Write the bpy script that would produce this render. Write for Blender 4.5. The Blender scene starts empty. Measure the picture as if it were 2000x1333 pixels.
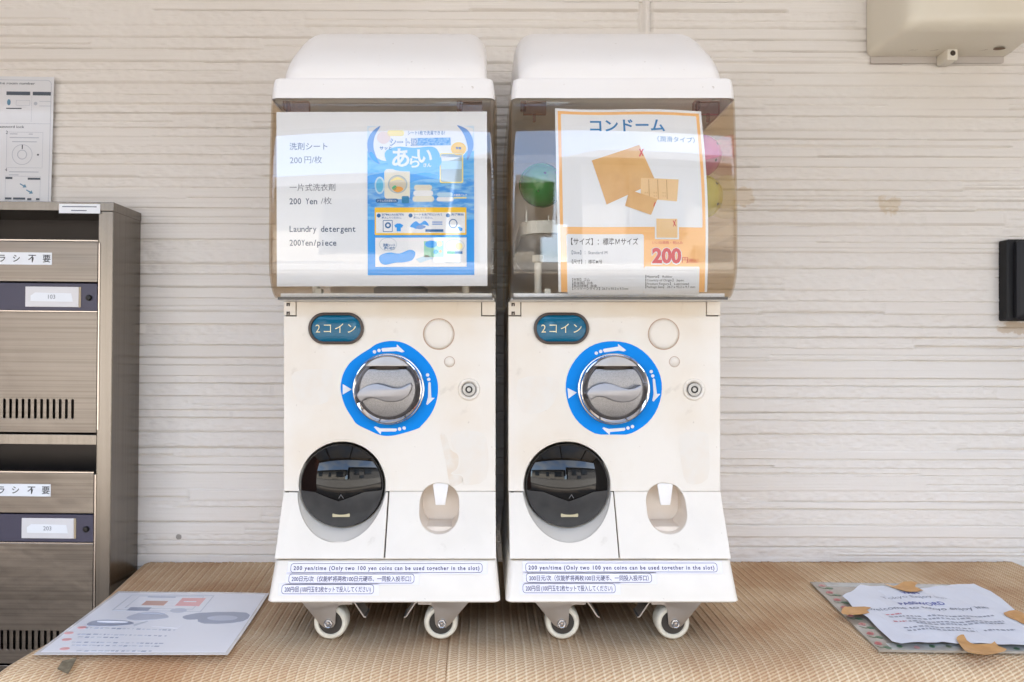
import bpy, bmesh, math, random
import numpy as np
from mathutils import Vector, Matrix
from mathutils.geometry import tessellate_polygon

random.seed(7)
rng = np.random.default_rng(11)
scene = bpy.context.scene
COL = scene.collection

# ------------------------------------------------------------------ camera, sky, sun
FPX, VX, VY = 1333.0, 948.0, 682.0        # focal length and principal point of the photograph
TZ = 0.70                                  # height of the mat covered bench
DROP = 0.4145                              # lens height above the bench
ZC = TZ + DROP
cam = bpy.data.cameras.new('camera')
camo = bpy.data.objects.new('camera', cam)
COL.objects.link(camo)
camo.location = (0, 0, ZC)
camo.rotation_euler = (math.radians(90), 0, 0)
cam.sensor_width = 36
cam.lens = 24.0
cam.shift_x = (1000 - VX) / 2000
cam.shift_y = (VY - 666.5) / 2000
cam.clip_start = 0.02
cam.clip_end = 2000
cam.dof.use_dof = True
cam.dof.focus_distance = 0.97
cam.dof.aperture_fstop = 14.0
scene.camera = camo

SUN_EL, SUN_AZ = 52.0, 55.0                # sun behind the building, a little to the right
world = bpy.data.worlds.new('World')
scene.world = world
world.use_nodes = True
wn = world.node_tree
sky = wn.nodes.new('ShaderNodeTexSky')
sky.sky_type = 'NISHITA'
sky.sun_disc = False
sky.dust_density = 1.6
sky.ozone_density = 0.7
sky.sun_elevation = math.radians(SUN_EL)
sky.sun_rotation = math.radians(SUN_AZ)
bg = wn.nodes['Background']
bg.inputs['Strength'].default_value = 0.15
ctc = wn.nodes.new('ShaderNodeTexCoord')
cmap = wn.nodes.new('ShaderNodeMapping'); cmap.inputs['Scale'].default_value = (1.6, 1.6, 3.2); cmap.inputs['Location'].default_value = (2.1, 0.9, 0.4)
wn.links.new(ctc.outputs['Generated'], cmap.inputs[0])
cno = wn.nodes.new('ShaderNodeTexNoise'); cno.inputs['Scale'].default_value = 1.5; cno.inputs['Detail'].default_value = 7; cno.inputs['Roughness'].default_value = 0.55
wn.links.new(cmap.outputs[0], cno.inputs['Vector'])
cmr = wn.nodes.new('ShaderNodeMapRange'); cmr.inputs[1].default_value = 0.42; cmr.inputs[2].default_value = 0.56; cmr.inputs[4].default_value = 0.85
wn.links.new(cno.outputs[0], cmr.inputs[0])
cbw = wn.nodes.new('ShaderNodeRGBToBW'); wn.links.new(sky.outputs[0], cbw.inputs[0])
csc = wn.nodes.new('ShaderNodeVectorMath'); csc.operation = 'SCALE'; csc.inputs[0].default_value = (1.36, 1.53, 1.78)
wn.links.new(cbw.outputs[0], csc.inputs['Scale'])
cmx = wn.nodes.new('ShaderNodeMix'); cmx.data_type = 'RGBA'
wn.links.new(cmr.outputs[0], cmx.inputs[0]); wn.links.new(sky.outputs[0], cmx.inputs[6]); wn.links.new(csc.outputs[0], cmx.inputs[7])
wn.links.new(cmx.outputs[2], bg.inputs['Color'])

sl = bpy.data.lights.new('sun', 'SUN')
sl.energy = 4.6
sl.angle = math.radians(0.5)
sl.color = (1.0, 0.94, 0.85)
so = bpy.data.objects.new('sun', sl)
COL.objects.link(so)
sd = Vector((math.sin(math.radians(SUN_AZ)) * math.cos(math.radians(SUN_EL)),
             math.cos(math.radians(SUN_AZ)) * math.cos(math.radians(SUN_EL)),
             math.sin(math.radians(SUN_EL))))
so.rotation_euler = sd.to_track_quat('Z', 'Y').to_euler()
so.location = (3, 8, 12)

scene.view_settings.view_transform = 'Standard'
scene.view_settings.look = 'None'
scene.view_settings.gamma = 1
scene.view_settings.exposure = 3.18
scene.cycles.use_denoising = True
scene.cycles.max_bounces = 14
scene.cycles.diffuse_bounces = 5
scene.cycles.transparent_max_bounces = 24
scene.cycles.caustics_reflective = False
scene.cycles.caustics_refractive = False

# ------------------------------------------------------------------ helpers
def lin(c):
    return tuple((v / 12.92 if v <= 0.04045 else ((v + 0.055) / 1.055) ** 2.4) for v in c)

def rgb(r, g, b):
    return lin((r / 255, g / 255, b / 255))

MATS = {}
def mat(name, col, rough=0.5, metal=0.0, spec=0.5, noise=None, bump=None, coat=0.0):
    """noise=(scale, second colour, amount, detail) ; bump=(scale, strength, distance)"""
    if name in MATS:
        return MATS[name]
    m = bpy.data.materials.new(name)
    m.use_nodes = True
    nt = m.node_tree
    p = nt.nodes['Principled BSDF']
    p.inputs['Base Color'].default_value = (*col, 1)
    p.inputs['Roughness'].default_value = rough
    p.inputs['Metallic'].default_value = metal
    p.inputs['Specular IOR Level'].default_value = spec
    p.inputs['Coat Weight'].default_value = coat
    p.inputs['Coat Roughness'].default_value = 0.05
    tc = nt.nodes.new('ShaderNodeTexCoord')
    if noise:
        sc, c2, amt, det = noise
        n = nt.nodes.new('ShaderNodeTexNoise')
        n.inputs['Scale'].default_value = sc if not isinstance(sc, tuple) else 1
        n.inputs['Detail'].default_value = det
        if isinstance(sc, tuple):
            mp = nt.nodes.new('ShaderNodeMapping')
            mp.inputs['Scale'].default_value = sc
            nt.links.new(tc.outputs['Object'], mp.inputs[0])
            nt.links.new(mp.outputs[0], n.inputs['Vector'])
        else:
            nt.links.new(tc.outputs['Object'], n.inputs['Vector'])
        cr = nt.nodes.new('ShaderNodeMapRange')
        cr.inputs[1].default_value = 0.42
        cr.inputs[2].default_value = 0.68
        cr.inputs[3].default_value = 0
        cr.inputs[4].default_value = amt
        nt.links.new(n.outputs[0], cr.inputs[0])
        mx = nt.nodes.new('ShaderNodeMix')
        mx.data_type = 'RGBA'
        mx.inputs[6].default_value = (*col, 1)
        mx.inputs[7].default_value = (*c2, 1)
        nt.links.new(cr.outputs[0], mx.inputs[0])
        nt.links.new(mx.outputs[2], p.inputs['Base Color'])
    if bump:
        sc, st, di = bump
        n = nt.nodes.new('ShaderNodeTexNoise')
        n.inputs['Detail'].default_value = 4
        if isinstance(sc, tuple):
            mp = nt.nodes.new('ShaderNodeMapping')
            mp.inputs['Scale'].default_value = sc
            nt.links.new(tc.outputs['Object'], mp.inputs[0])
            nt.links.new(mp.outputs[0], n.inputs['Vector'])
            n.inputs['Scale'].default_value = 1
        else:
            n.inputs['Scale'].default_value = sc
            nt.links.new(tc.outputs['Object'], n.inputs['Vector'])
        b = nt.nodes.new('ShaderNodeBump')
        b.inputs['Strength'].default_value = st
        b.inputs['Distance'].default_value = di
        nt.links.new(n.outputs[0], b.inputs['Height'])
        nt.links.new(b.outputs[0], p.inputs['Normal'])
    MATS[name] = m
    return m

def clear_mat(name, tint, rough=0.02, ior=1.45):
    if name in MATS:
        return MATS[name]
    m = bpy.data.materials.new(name)
    m.use_nodes = True
    nt = m.node_tree
    nt.nodes.remove(nt.nodes['Principled BSDF'])
    out = nt.nodes['Material Output']
    tr = nt.nodes.new('ShaderNodeBsdfTransparent')
    lw0 = nt.nodes.new('ShaderNodeLayerWeight'); lw0.inputs[0].default_value = 0.5
    cs = nt.nodes.new('ShaderNodeMath'); cs.operation = 'SUBTRACT'; cs.inputs[0].default_value = 1.0
    nt.links.new(lw0.outputs['Facing'], cs.inputs[1])
    cm = nt.nodes.new('ShaderNodeMath'); cm.operation = 'MAXIMUM'; cm.inputs[1].default_value = 0.30
    nt.links.new(cs.outputs[0], cm.inputs[0])
    iv = nt.nodes.new('ShaderNodeMath'); iv.operation = 'DIVIDE'; iv.inputs[0].default_value = 1.0
    nt.links.new(cm.outputs[0], iv.inputs[1])
    cc = nt.nodes.new('ShaderNodeCombineColor')
    for k in range(3):
        pk = nt.nodes.new('ShaderNodeMath'); pk.operation = 'POWER'; pk.inputs[0].default_value = tint[k]
        nt.links.new(iv.outputs[0], pk.inputs[1]); nt.links.new(pk.outputs[0], cc.inputs[k])
    nt.links.new(cc.outputs[0], tr.inputs[0])
    gl = nt.nodes.new('ShaderNodeBsdfGlossy')
    gl.inputs['Roughness'].default_value = rough
    lw = nt.nodes.new('ShaderNodeLayerWeight')
    lw.inputs[0].default_value = 0.5
    pw = nt.nodes.new('ShaderNodeMath'); pw.operation = 'POWER'; pw.inputs[1].default_value = 5.0
    nt.links.new(lw.outputs['Facing'], pw.inputs[0])
    f0 = ((ior - 1) / (ior + 1)) ** 2
    ma = nt.nodes.new('ShaderNodeMath'); ma.operation = 'MULTIPLY_ADD'
    ma.inputs[1].default_value = 1 - f0; ma.inputs[2].default_value = f0
    nt.links.new(pw.outputs[0], ma.inputs[0])
    ms = nt.nodes.new('ShaderNodeMixShader')
    nt.links.new(ma.outputs[0], ms.inputs[0])
    nt.links.new(tr.outputs[0], ms.inputs[1])
    nt.links.new(gl.outputs[0], ms.inputs[2])
    nt.links.new(ms.outputs[0], out.inputs[0])
    MATS[name] = m
    return m

class Geo:
    def __init__(self, xf=None):
        self.v, self.f, self.mi, self.mats = [], [], [], []
        self.xf = xf
    def slot(self, m):
        if m not in self.mats:
            self.mats.append(m)
        return self.mats.index(m)
    def add(self, verts, faces, m):
        o = len(self.v)
        if self.xf:
            verts = [self.xf(*v) for v in verts]
        self.v += [tuple(v) for v in verts]
        s = self.slot(m)
        for f in faces:
            self.f.append(tuple(i + o for i in f))
            self.mi.append(s)
        return self
    def box(self, x0, x1, y0, y1, z0, z1, m):
        vs = [(x, y, z) for x in (x0, x1) for y in (y0, y1) for z in (z0, z1)]
        fs = [(0, 1, 3, 2), (4, 6, 7, 5), (0, 4, 5, 1), (2, 3, 7, 6), (0, 2, 6, 4), (1, 5, 7, 3)]
        return self.add(vs, fs, m)
    def build(self, name, parent=None, smooth=None, bevel=None, solid=None, loc=None, normals=True):
        me = bpy.data.meshes.new(name)
        me.from_pydata(self.v, [], self.f)
        for m in self.mats:
            me.materials.append(m)
        me.polygons.foreach_set('material_index', self.mi)
        if normals:
            bm = bmesh.new()
            bm.from_mesh(me)
            bmesh.ops.remove_doubles(bm, verts=bm.verts, dist=1e-6)
            bmesh.ops.recalc_face_normals(bm, faces=bm.faces)
            bm.to_mesh(me)
            bm.free()
        if smooth:
            me.polygons.foreach_set('use_smooth', [True] * len(me.polygons))
            me.set_sharp_from_angle(angle=math.radians(smooth))
        o = bpy.data.objects.new(name, me)
        COL.objects.link(o)
        if parent:
            o.parent = parent
        if loc:
            o.location = loc
        if solid:
            s = o.modifiers.new('thick', 'SOLIDIFY')
            s.thickness = solid
            s.offset = -1
        if bevel:
            b = o.modifiers.new('bevel', 'BEVEL')
            b.width = bevel
            b.segments = 3
            b.limit_method = 'ANGLE'
            b.angle_limit = math.radians(35)
            b.harden_normals = True
            me.polygons.foreach_set('use_smooth', [True] * len(me.polygons))
        return o

def thicken_down(o, t):
    m = o.modifiers.new('thick', 'SOLIDIFY')
    m.thickness = t
    m.offset = -1 if sum(p.normal.z * p.area for p in o.data.polygons) > 0 else 1

def tag(o, label=None, cat=None, group=None, kind=None):
    if label: o['label'] = label
    if cat: o['category'] = cat
    if group: o['group'] = group
    if kind: o['kind'] = kind
    return o

def empty(name, loc):
    o = bpy.data.objects.new(name, None)
    o.empty_display_size = 0.05
    o.location = loc
    COL.objects.link(o)
    return o

# 2-D outlines
def rect(x0, y0, x1, y1):
    return [(x0, y0), (x1, y0), (x1, y1), (x0, y1)]
def rrect(x0, y0, x1, y1, r, n=6):
    x0, x1 = min(x0, x1), max(x0, x1); y0, y1 = min(y0, y1), max(y0, y1)
    r = min(r, (x1 - x0) / 2 - 1e-6, (y1 - y0) / 2 - 1e-6)
    pts = []
    for cx, cy, a0 in ((x1 - r, y0 + r, -90), (x1 - r, y1 - r, 0), (x0 + r, y1 - r, 90), (x0 + r, y0 + r, 180)):
        for k in range(n + 1):
            a = math.radians(a0 + 90 * k / n)
            pts.append((cx + r * math.cos(a), cy + r * math.sin(a)))
    return pts
def ell(cx, cy, rx, ry=None, n=40, a0=0, a1=360):
    ry = rx if ry is None else ry
    full = abs(a1 - a0) >= 360
    return [(cx + rx * math.cos(math.radians(a0 + (a1 - a0) * k / (n if full else n - 1))),
             cy + ry * math.sin(math.radians(a0 + (a1 - a0) * k / (n if full else n - 1)))) for k in range(n)]
def spline(pts, n=6, closed=True):
    P = [Vector(p) for p in pts]
    N = len(P)
    out = []
    for i in range(N if closed else N - 1):
        g = lambda k: P[k % N] if closed else P[max(0, min(N - 1, k))]
        p0, p1, p2, p3 = g(i - 1), g(i), g(i + 1), g(i + 2)
        for k in range(n):
            t = k / n
            q = 0.5 * ((2 * p1) + (p2 - p0) * t + (2 * p0 - 5 * p1 + 4 * p2 - p3) * t * t + (3 * p1 - p0 - 3 * p2 + p3) * t ** 3)
            out.append(tuple(q))
    if not closed:
        out.append(tuple(P[-1]))
    return out

def cut(vs, fs, step, axis):
    bm = bmesh.new()
    bv = [bm.verts.new((v[0], v[1], 0)) for v in vs]
    for f in fs:
        try:
            bm.faces.new([bv[i] for i in f])
        except ValueError:
            pass
    lo = min(v[axis] for v in vs); hi = max(v[axis] for v in vs)
    k = math.floor(lo / step) + 1
    no = Vector((1, 0, 0)) if axis == 0 else Vector((0, 1, 0))
    while k * step < hi:
        bmesh.ops.bisect_plane(bm, geom=bm.verts[:] + bm.edges[:] + bm.faces[:], plane_co=no * (k * step), plane_no=no)
        k += 1
    bm.verts.index_update()
    V = [(v.co.x, v.co.y) for v in bm.verts]
    F = [tuple(v.index for v in f.verts) for f in bm.faces]
    bm.free()
    return V, F

def fill(outlines, step=None, xstep=None):
    if outlines and not isinstance(outlines[0][0], (tuple, list, Vector)):
        outlines = [outlines]
    tri = tessellate_polygon([[Vector((p[0], p[1], 0)) for p in o] for o in outlines])
    V = [(p[0], p[1]) for o in outlines for p in o]
    F = [tuple(t) for t in tri]
    if step: V, F = cut(V, F, step, 1)
    if xstep: V, F = cut(V, F, xstep, 0)
    return V, F

def text2d(body, size, x=0, y=0, align='LEFT', bold=0.0, width=None, spacing=1.0, shear=0.0, step=None):
    """filled letters as a flat mesh; size = letter body height, baseline at y, bold in units of size"""
    c = bpy.data.curves.new('letters', 'FONT')
    c.body = body
    c.size = 1.0
    c.offset = bold
    c.space_character = spacing
    c.shear = shear
    c.resolution_u = 3
    o = bpy.data.objects.new('letters', c)
    COL.objects.link(o)
    dg = bpy.context.evaluated_depsgraph_get()
    me = bpy.data.meshes.new_from_object(o.evaluated_get(dg))
    V = [(v.co.x, v.co.y) for v in me.vertices]
    F = [tuple(p.vertices) for p in me.polygons]
    bpy.data.meshes.remove(me)
    bpy.data.objects.remove(o)
    bpy.data.curves.remove(c)
    if not V:
        return [], []
    lo = min(v[0] for v in V); hi = max(v[0] for v in V)
    sx = size if width is None else width / max(hi - lo, 1e-6)
    dx = {'LEFT': 0, 'CENTER': (lo + hi) / 2, 'RIGHT': hi}[align] if width is None else {'LEFT': lo, 'CENTER': (lo + hi) / 2, 'RIGHT': hi}[align]
    V = [((v[0] - dx) * sx + x, v[1] * size + y) for v in V]
    if step: V, F = cut(V, F, step, 1)
    return V, F

def mono2d(body, size, adv, x, y, bold=0.0, step=None):
    V, F = [], []
    for i, ch in enumerate(body):
        if ch == ' ':
            continue
        v, f = text2d(ch, size, 0, y, 'CENTER', bold, step=step)
        lo = min(p[0] for p in v); hi = max(p[0] for p in v)
        k = min(1.0, adv * 0.86 / max(hi - lo, 1e-6))
        if ch in 'il': k = 1.0
        o = len(V)
        V += [(p[0] * k + x + adv * (i + 0.5), p[1]) for p in v]
        F += [tuple(q + o for q in t) for t in f]
    return V, F

def plate(outlines, thick, bevel=0.0):
    """thick plate with holes and rounded front edge: verts (x, y, d) with d = 0 (back) .. thick (front)"""
    if not isinstance(outlines[0][0], (tuple, list, Vector)):
        outlines = [outlines]
    c = bpy.data.curves.new('plate', 'CURVE')
    c.dimensions = '2D'
    c.fill_mode = 'BOTH'
    c.extrude = thick / 2 - bevel
    c.bevel_depth = bevel
    c.bevel_resolution = 1
    c.offset = -bevel
    for o in outlines:
        s = c.splines.new('POLY')
        s.points.add(len(o) - 1)
        for p, q in zip(s.points, o):
            p.co = (q[0], q[1], 0, 1)
        s.use_cyclic_u = True
    ob = bpy.data.objects.new('plate', c)
    COL.objects.link(ob)
    dg = bpy.context.evaluated_depsgraph_get()
    me = bpy.data.meshes.new_from_object(ob.evaluated_get(dg))
    V = [(v.co.x, v.co.y, v.co.z + thick / 2) for v in me.vertices]
    F = [tuple(p.vertices) for p in me.polygons]
    bpy.data.meshes.remove(me)
    bpy.data.objects.remove(ob)
    bpy.data.curves.remove(c)
    return V, F

def lathe(profile, n=48):
    """profile [(r, d)] around the d axis -> verts (a, b, d)"""
    V, F = [], []
    for r, d in profile:
        for k in range(n):
            a = 2 * math.pi * k / n
            V.append((r * math.cos(a), r * math.sin(a), d))
    for i in range(len(profile) - 1):
        for k in range(n):
            k2 = (k + 1) % n
            F.append((i * n + k, i * n + k2, (i + 1) * n + k2, (i + 1) * n + k))
    return V, F

def loft(sections, cap=True):
    n = len(sections[0])
    V = [p for s in sections for p in s]
    F = []
    for i in range(len(sections) - 1):
        for k in range(n):
            k2 = (k + 1) % n
            F.append((i * n + k, i * n + k2, (i + 1) * n + k2, (i + 1) * n + k))
    if cap:
        F.append(tuple(range(n)))
        F.append(tuple(range((len(sections) - 1) * n, len(sections) * n)))
    return V, F

def vnoise(x, y, seed=0):
    g = np.random.default_rng(seed).random((257, 257))
    xi = np.floor(x).astype(int); yi = np.floor(y).astype(int)
    fx = x - xi; fy = y - yi
    fx = fx * fx * (3 - 2 * fx); fy = fy * fy * (3 - 2 * fy)
    a = g[xi % 257, yi % 257]; b = g[(xi + 1) % 257, yi % 257]
    c = g[xi % 257, (yi + 1) % 257]; d = g[(xi + 1) % 257, (yi + 1) % 257]
    return a * (1 - fx) * (1 - fy) + b * fx * (1 - fy) + c * (1 - fx) * fy + d * fx * fy

def grid_mesh(name, X, Y, Z, m, smooth=True):
    r, c = X.shape
    co = np.stack([X, Y, Z], -1).reshape(-1, 3).astype(np.float32)
    idx = np.arange(r * c).reshape(r, c)
    q = np.stack([idx[:-1, :-1], idx[:-1, 1:], idx[1:, 1:], idx[1:, :-1]], -1).reshape(-1, 4)
    me = bpy.data.meshes.new(name)
    me.vertices.add(len(co))
    me.vertices.foreach_set('co', co.ravel())
    me.loops.add(q.size)
    me.loops.foreach_set('vertex_index', q.ravel().astype(np.int32))
    me.polygons.add(len(q))
    me.polygons.foreach_set('loop_start', (np.arange(len(q)) * 4).astype(np.int32))
    me.update(calc_edges=True)
    me.validate()
    if smooth:
        me.polygons.foreach_set('use_smooth', [True] * len(me.polygons))
    me.materials.append(m)
    o = bpy.data.objects.new(name, me)
    COL.objects.link(o)
    return o

def on_table(px, py, dz=0.0):
    """a pixel of the photograph lying on the bench top"""
    Y = (DROP - dz) * FPX / (py - VY)
    return ((px - VX) / FPX * Y, Y)
def PX(px, Y): return (px - VX) / FPX * Y
def PH(py, Y): return ZC + (VY - py) / FPX * Y

# ------------------------------------------------------------------ materials
M_wall = mat('painted_siding', (0.76, 0.728, 0.69), 0.75, noise=((2.2, 1, 5), (0.72, 0.675, 0.625), 0.6, 5), bump=((220, 1, 300), 0.22, 0.001))
M_white = mat('cream_plastic', (0.825, 0.78, 0.71), 0.38, noise=(7.0, (0.76, 0.66, 0.53), 0.75, 5), bump=(340, 0.04, 0.0004))
M_door = mat('white_plastic', (0.83, 0.785, 0.71), 0.36, noise=(13.0, (0.74, 0.70, 0.63), 0.5, 7), bump=(340, 0.04, 0.0004))
M_lid = mat('lid_plastic', (0.85, 0.835, 0.82), 0.30, noise=(9.0, (0.83, 0.81, 0.79), 0.6, 6))
def specks(m, scale, col, lo, amt):
    nt = m.node_tree; p = nt.nodes['Principled BSDF']
    src = p.inputs['Base Color'].links[0].from_socket
    tc = nt.nodes.new('ShaderNodeTexCoord')
    for sc, l, a in ((scale, lo, amt), (scale * 0.18, lo - 0.03, amt * 0.45)):
        n = nt.nodes.new('ShaderNodeTexNoise'); n.inputs['Scale'].default_value = sc; n.inputs['Detail'].default_value = 4
        nt.links.new(tc.outputs['Object'], n.inputs['Vector'])
        mr = nt.nodes.new('ShaderNodeMapRange'); mr.inputs[1].default_value = l; mr.inputs[2].default_value = l + 0.06; mr.inputs[4].default_value = a
        nt.links.new(n.outputs[0], mr.inputs[0])
        mx = nt.nodes.new('ShaderNodeMix'); mx.data_type = 'RGBA'; mx.inputs[7].default_value = (*col, 1)
        nt.links.new(mr.outputs[0], mx.inputs[0]); nt.links.new(src, mx.inputs[6]); src = mx.outputs[2]
    nt.links.new(src, p.inputs['Base Color'])
for m_ in (M_white, M_door, M_lid):
    specks(m_, 150.0, (0.34, 0.27, 0.20), 0.71, 0.4)
M_gap = mat('gap_shade', (0.05, 0.035, 0.025), 0.8)  # near-black colour stands in for shade in gaps, slots and holes
M_black = mat('black_gloss', (0.005, 0.0045, 0.004), 0.03, spec=0.45)
M_flap = mat('grey_flap', (0.045, 0.045, 0.046), 0.36, noise=(60, (0.065, 0.064, 0.063), 0.6, 6), bump=(300, 0.08, 0.0003))
M_chrome = mat('chrome', (0.58, 0.57, 0.57), 0.07, metal=1.0)
M_grip = mat('grip_metal', (0.33, 0.325, 0.34), 0.42, metal=1.0, noise=(700, (0.34, 0.335, 0.345), 0.8, 3), bump=(700, 0.12, 0.0003))
M_cast = mat('cast_metal', (0.30, 0.295, 0.30), 0.40, metal=1.0, noise=(900, (0.22, 0.215, 0.22), 0.9, 3), bump=(900, 0.25, 0.0004))
M_steel = mat('zinc_steel', (0.44, 0.405, 0.375), 0.36, metal=0.85, noise=(40, (0.40, 0.36, 0.32), 0.7, 5))
M_wheel = mat('nylon_wheel', (0.70, 0.66, 0.55), 0.4, noise=(60, (0.52, 0.47, 0.38), 0.7, 5))
M_blue = mat('sticker_blue', rgb(0, 138, 232), 0.5, spec=0.12)
M_paperw = mat('white_print', (0.80, 0.81, 0.84), 0.45)
M_badge = mat('badge_blue', rgb(0, 96, 128), 0.12, spec=0.35)
M_badgef = mat('badge_frame', rgb(62, 46, 38), 0.3)
M_cream = mat('badge_letters', rgb(244, 232, 190), 0.4)
M_beige = mat('recess_beige', (0.76, 0.68, 0.59), 0.5, noise=(30, (0.72, 0.61, 0.50), 0.6, 3))
M_ink = mat('violet_ink', rgb(26, 24, 78), 0.6)
M_paper = mat('paper', (0.86, 0.90, 0.95), 0.6, bump=(25, 0.12, 0.002))
M_label = mat('label_paper', (0.82, 0.81, 0.90), 0.5)
M_txt = mat('slate_ink', rgb(62, 82, 112), 0.6)
M_txt2 = mat('grey_ink', rgb(118, 124, 136), 0.6)
M_black_ink = mat('black_ink', rgb(44, 46, 52), 0.6)
M_wrinkle = M_paper
ACR = clear_mat('smoked_acrylic', (0.994, 0.986, 0.974), 0.015, 1.6)
ACR2 = clear_mat('amber_acrylic', (0.984, 0.950, 0.90), 0.015, 1.6)
M_clip = clear_mat('clip_plastic', (0.86, 0.74, 0.70), 0.1, 1.5)
M_dark = mat('dark_interior', (0.82, 0.77, 0.69), 0.6)
M_tray = mat('tray_white', (0.80, 0.79, 0.70), 0.4)
M_trayg = mat('tray_grey', (0.38, 0.36, 0.33), 0.4)

# ------------------------------------------------------------------ the setting
g = Geo(); g.box(-40, 40, -60, 12, -0.2, 0.0, mat('asphalt', (0.075, 0.07, 0.063), 0.9, noise=(8, (0.055, 0.05, 0.046), 0.8, 8), bump=(90, 0.5, 0.01)))
tag(g.build('ground'), kind='structure')
g = Geo(); g.box(-4.2, 4.2, -2.6, 1.45, 0.0, 0.10, mat('concrete', (0.17, 0.15, 0.125), 0.85, noise=(3, (0.14, 0.12, 0.10), 0.8, 8), bump=(60, 0.3, 0.005)))
tag(g.build('pavement'), kind='structure')

# textured ceramic siding: a real relief of courses, ledges and rough faces
YW = 1.338
def build_wall():
    xs = np.arange(-1.80, 1.60, 0.004)
    zs = np.arange(0.62, 1.80, 0.0011)
    X, Z = np.meshgrid(xs, zs)
    tilt = 0.0045
    Zt = Z + X * tilt
    D = np.zeros_like(X)
    r = random.Random(23)
    z = 0.55
    courses = []
    while z < 1.85:
        h = r.choice([0.0145, 0.017, 0.020, 0.021, 0.0225, 0.025, 0.028, 0.031])
        courses.append((z, z + h)); z += h
    rough1 = vnoise(X * 85 + 3, Z * 115, 1) - 0.5
    rough2 = np.abs(vnoise(X * 170, Z * 210 + 9, 2) - 0.5)
    fine = vnoise(X * 9, Z * 520, 3) - 0.5
    en = vnoise(X * 14, Z * 3 + 1, 4)
    en2 = vnoise(X * 150, Z * 40, 5)
    for ci, (z0, z1) in enumerate(courses):
        sel_r = np.where((zs > z0 - 0.02) & (zs < z1 + 0.02))[0]
        if len(sel_r) == 0:
            continue
        a, b = sel_r[0], sel_r[-1] + 1
        x = -1.9 + r.uniform(-0.6, 0)
        while x < 1.7:
            L = r.choice([0.16, 0.24, 0.34, 0.46, 0.62, 0.8])
            x1 = x + L
            d0 = r.choice([0.0, 0.0008, 0.0016, 0.0026])
            rock = r.random() < 0.55
            faint = r.choice([0.1, 0.4, 0.8, 1.0])
            off = r.choice([0, 0, 0, 0, 0.004, -0.003])
            soft = r.choice([0, 0.3, 1, 1])
            split = r.random() < 0.22 and (z1 - z0) > 0.02
            gd = r.choice([0.0075, 0.0062, 0.0052, 0.0040])
            gw = r.choice([0.0016, 0.0020, 0.0025])
            lo, hi = z0 + off, z1
            s = slice(a, b)
            Zs = Zt[s]; Xs = X[s]
            inside = (Zs >= z0) & (Zs < z1) & (Xs >= x) & (Xs < x1)
            if inside.any():
                base = d0 + (rough1[s] * 0.0020 - rough2[s] * 0.0026 if rock else fine[s] * 0.0005 + rough1[s] * 0.0002)
                tt = (Zs - lo) / (hi - lo)
                base = base + 0.0012 * (1 - np.clip(tt, 0, 1)) - 0.0032 * np.clip((0.20 - tt) / 0.20, 0, 1) * soft
                wv = gw * (0.9 + 0.2 * en[s]) + 0.0003 * (en2[s] - 0.5)
                dist = np.abs(Zs - lo)
                gr = gd * np.clip((1 - dist / wv) * 3.6, 0, 1) * np.clip(en[s] * 1.0 + faint, 0.5, 1)
                base = base - gr
                if split:
                    zm = lo + (hi - lo) * 0.45
                    base = base - 0.0034 * np.clip(1 - np.abs(Zs - zm) / 0.0018, 0, 1)
                ex = np.minimum(np.abs(Xs - x), np.abs(Xs - x1))
                if d0 > 0.001 or r.random() < 0.3:
                    base = base - 0.0010 * np.clip(1 - ex / 0.004, 0, 1)
                Ds = D[s]
                Ds[inside] = base[inside]
            x = x1
    # sealed vertical panel joint above the right hand machine
    xj = PX(1262, YW)
    j = np.clip(1 - np.abs(X - xj) / 0.006, 0, 1)
    jm = (Z > 1.735)
    dj = np.abs(X - xj)
    D = np.where(jm & (dj < 0.0070), 0.0030, np.where(jm & (dj < 0.0125), -0.0065, D))
    o = grid_mesh('siding_wall', X, YW - D, Z, M_wall)
    return o
def wall_stains(m, spots):
    nt = m.node_tree; p = nt.nodes['Principled BSDF']
    src = p.inputs['Base Color'].links[0].from_socket
    tc = nt.nodes.new('ShaderNodeTexCoord')
    nz = nt.nodes.new('ShaderNodeTexNoise'); nz.inputs['Scale'].default_value = 55; nz.inputs['Detail'].default_value = 5
    nt.links.new(tc.outputs['Object'], nz.inputs['Vector'])
    for (x, z, rx, rz, col, amt) in spots:
        mp = nt.nodes.new('ShaderNodeMapping'); mp.inputs['Location'].default_value = (-x / rx, 0, -z / rz); mp.inputs['Scale'].default_value = (1 / rx, 0, 1 / rz)
        nt.links.new(tc.outputs['Object'], mp.inputs[0])
        ln = nt.nodes.new('ShaderNodeVectorMath'); ln.operation = 'LENGTH'; nt.links.new(mp.outputs[0], ln.inputs[0])
        su = nt.nodes.new('ShaderNodeMath'); su.operation = 'SUBTRACT'; nt.links.new(nz.outputs[0], su.inputs[0])
        hf = nt.nodes.new('ShaderNodeMath'); hf.operation = 'MULTIPLY'; hf.inputs[1].default_value = 0.55; nt.links.new(ln.outputs['Value'], hf.inputs[0])
        nt.links.new(hf.outputs[0], su.inputs[1])
        mr = nt.nodes.new('ShaderNodeMapRange'); mr.inputs[1].default_value = 0.0; mr.inputs[2].default_value = 0.10; mr.inputs[4].default_value = amt
        nt.links.new(su.outputs[0], mr.inputs[0])
        mx = nt.nodes.new('ShaderNodeMix'); mx.data_type = 'RGBA'; mx.inputs[7].default_value = (*col, 1)
        nt.links.new(mr.outputs[0], mx.inputs[0]); nt.links.new(src, mx.inputs[6]); src = mx.outputs[2]
    nt.links.new(src, p.inputs['Base Color'])
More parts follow.
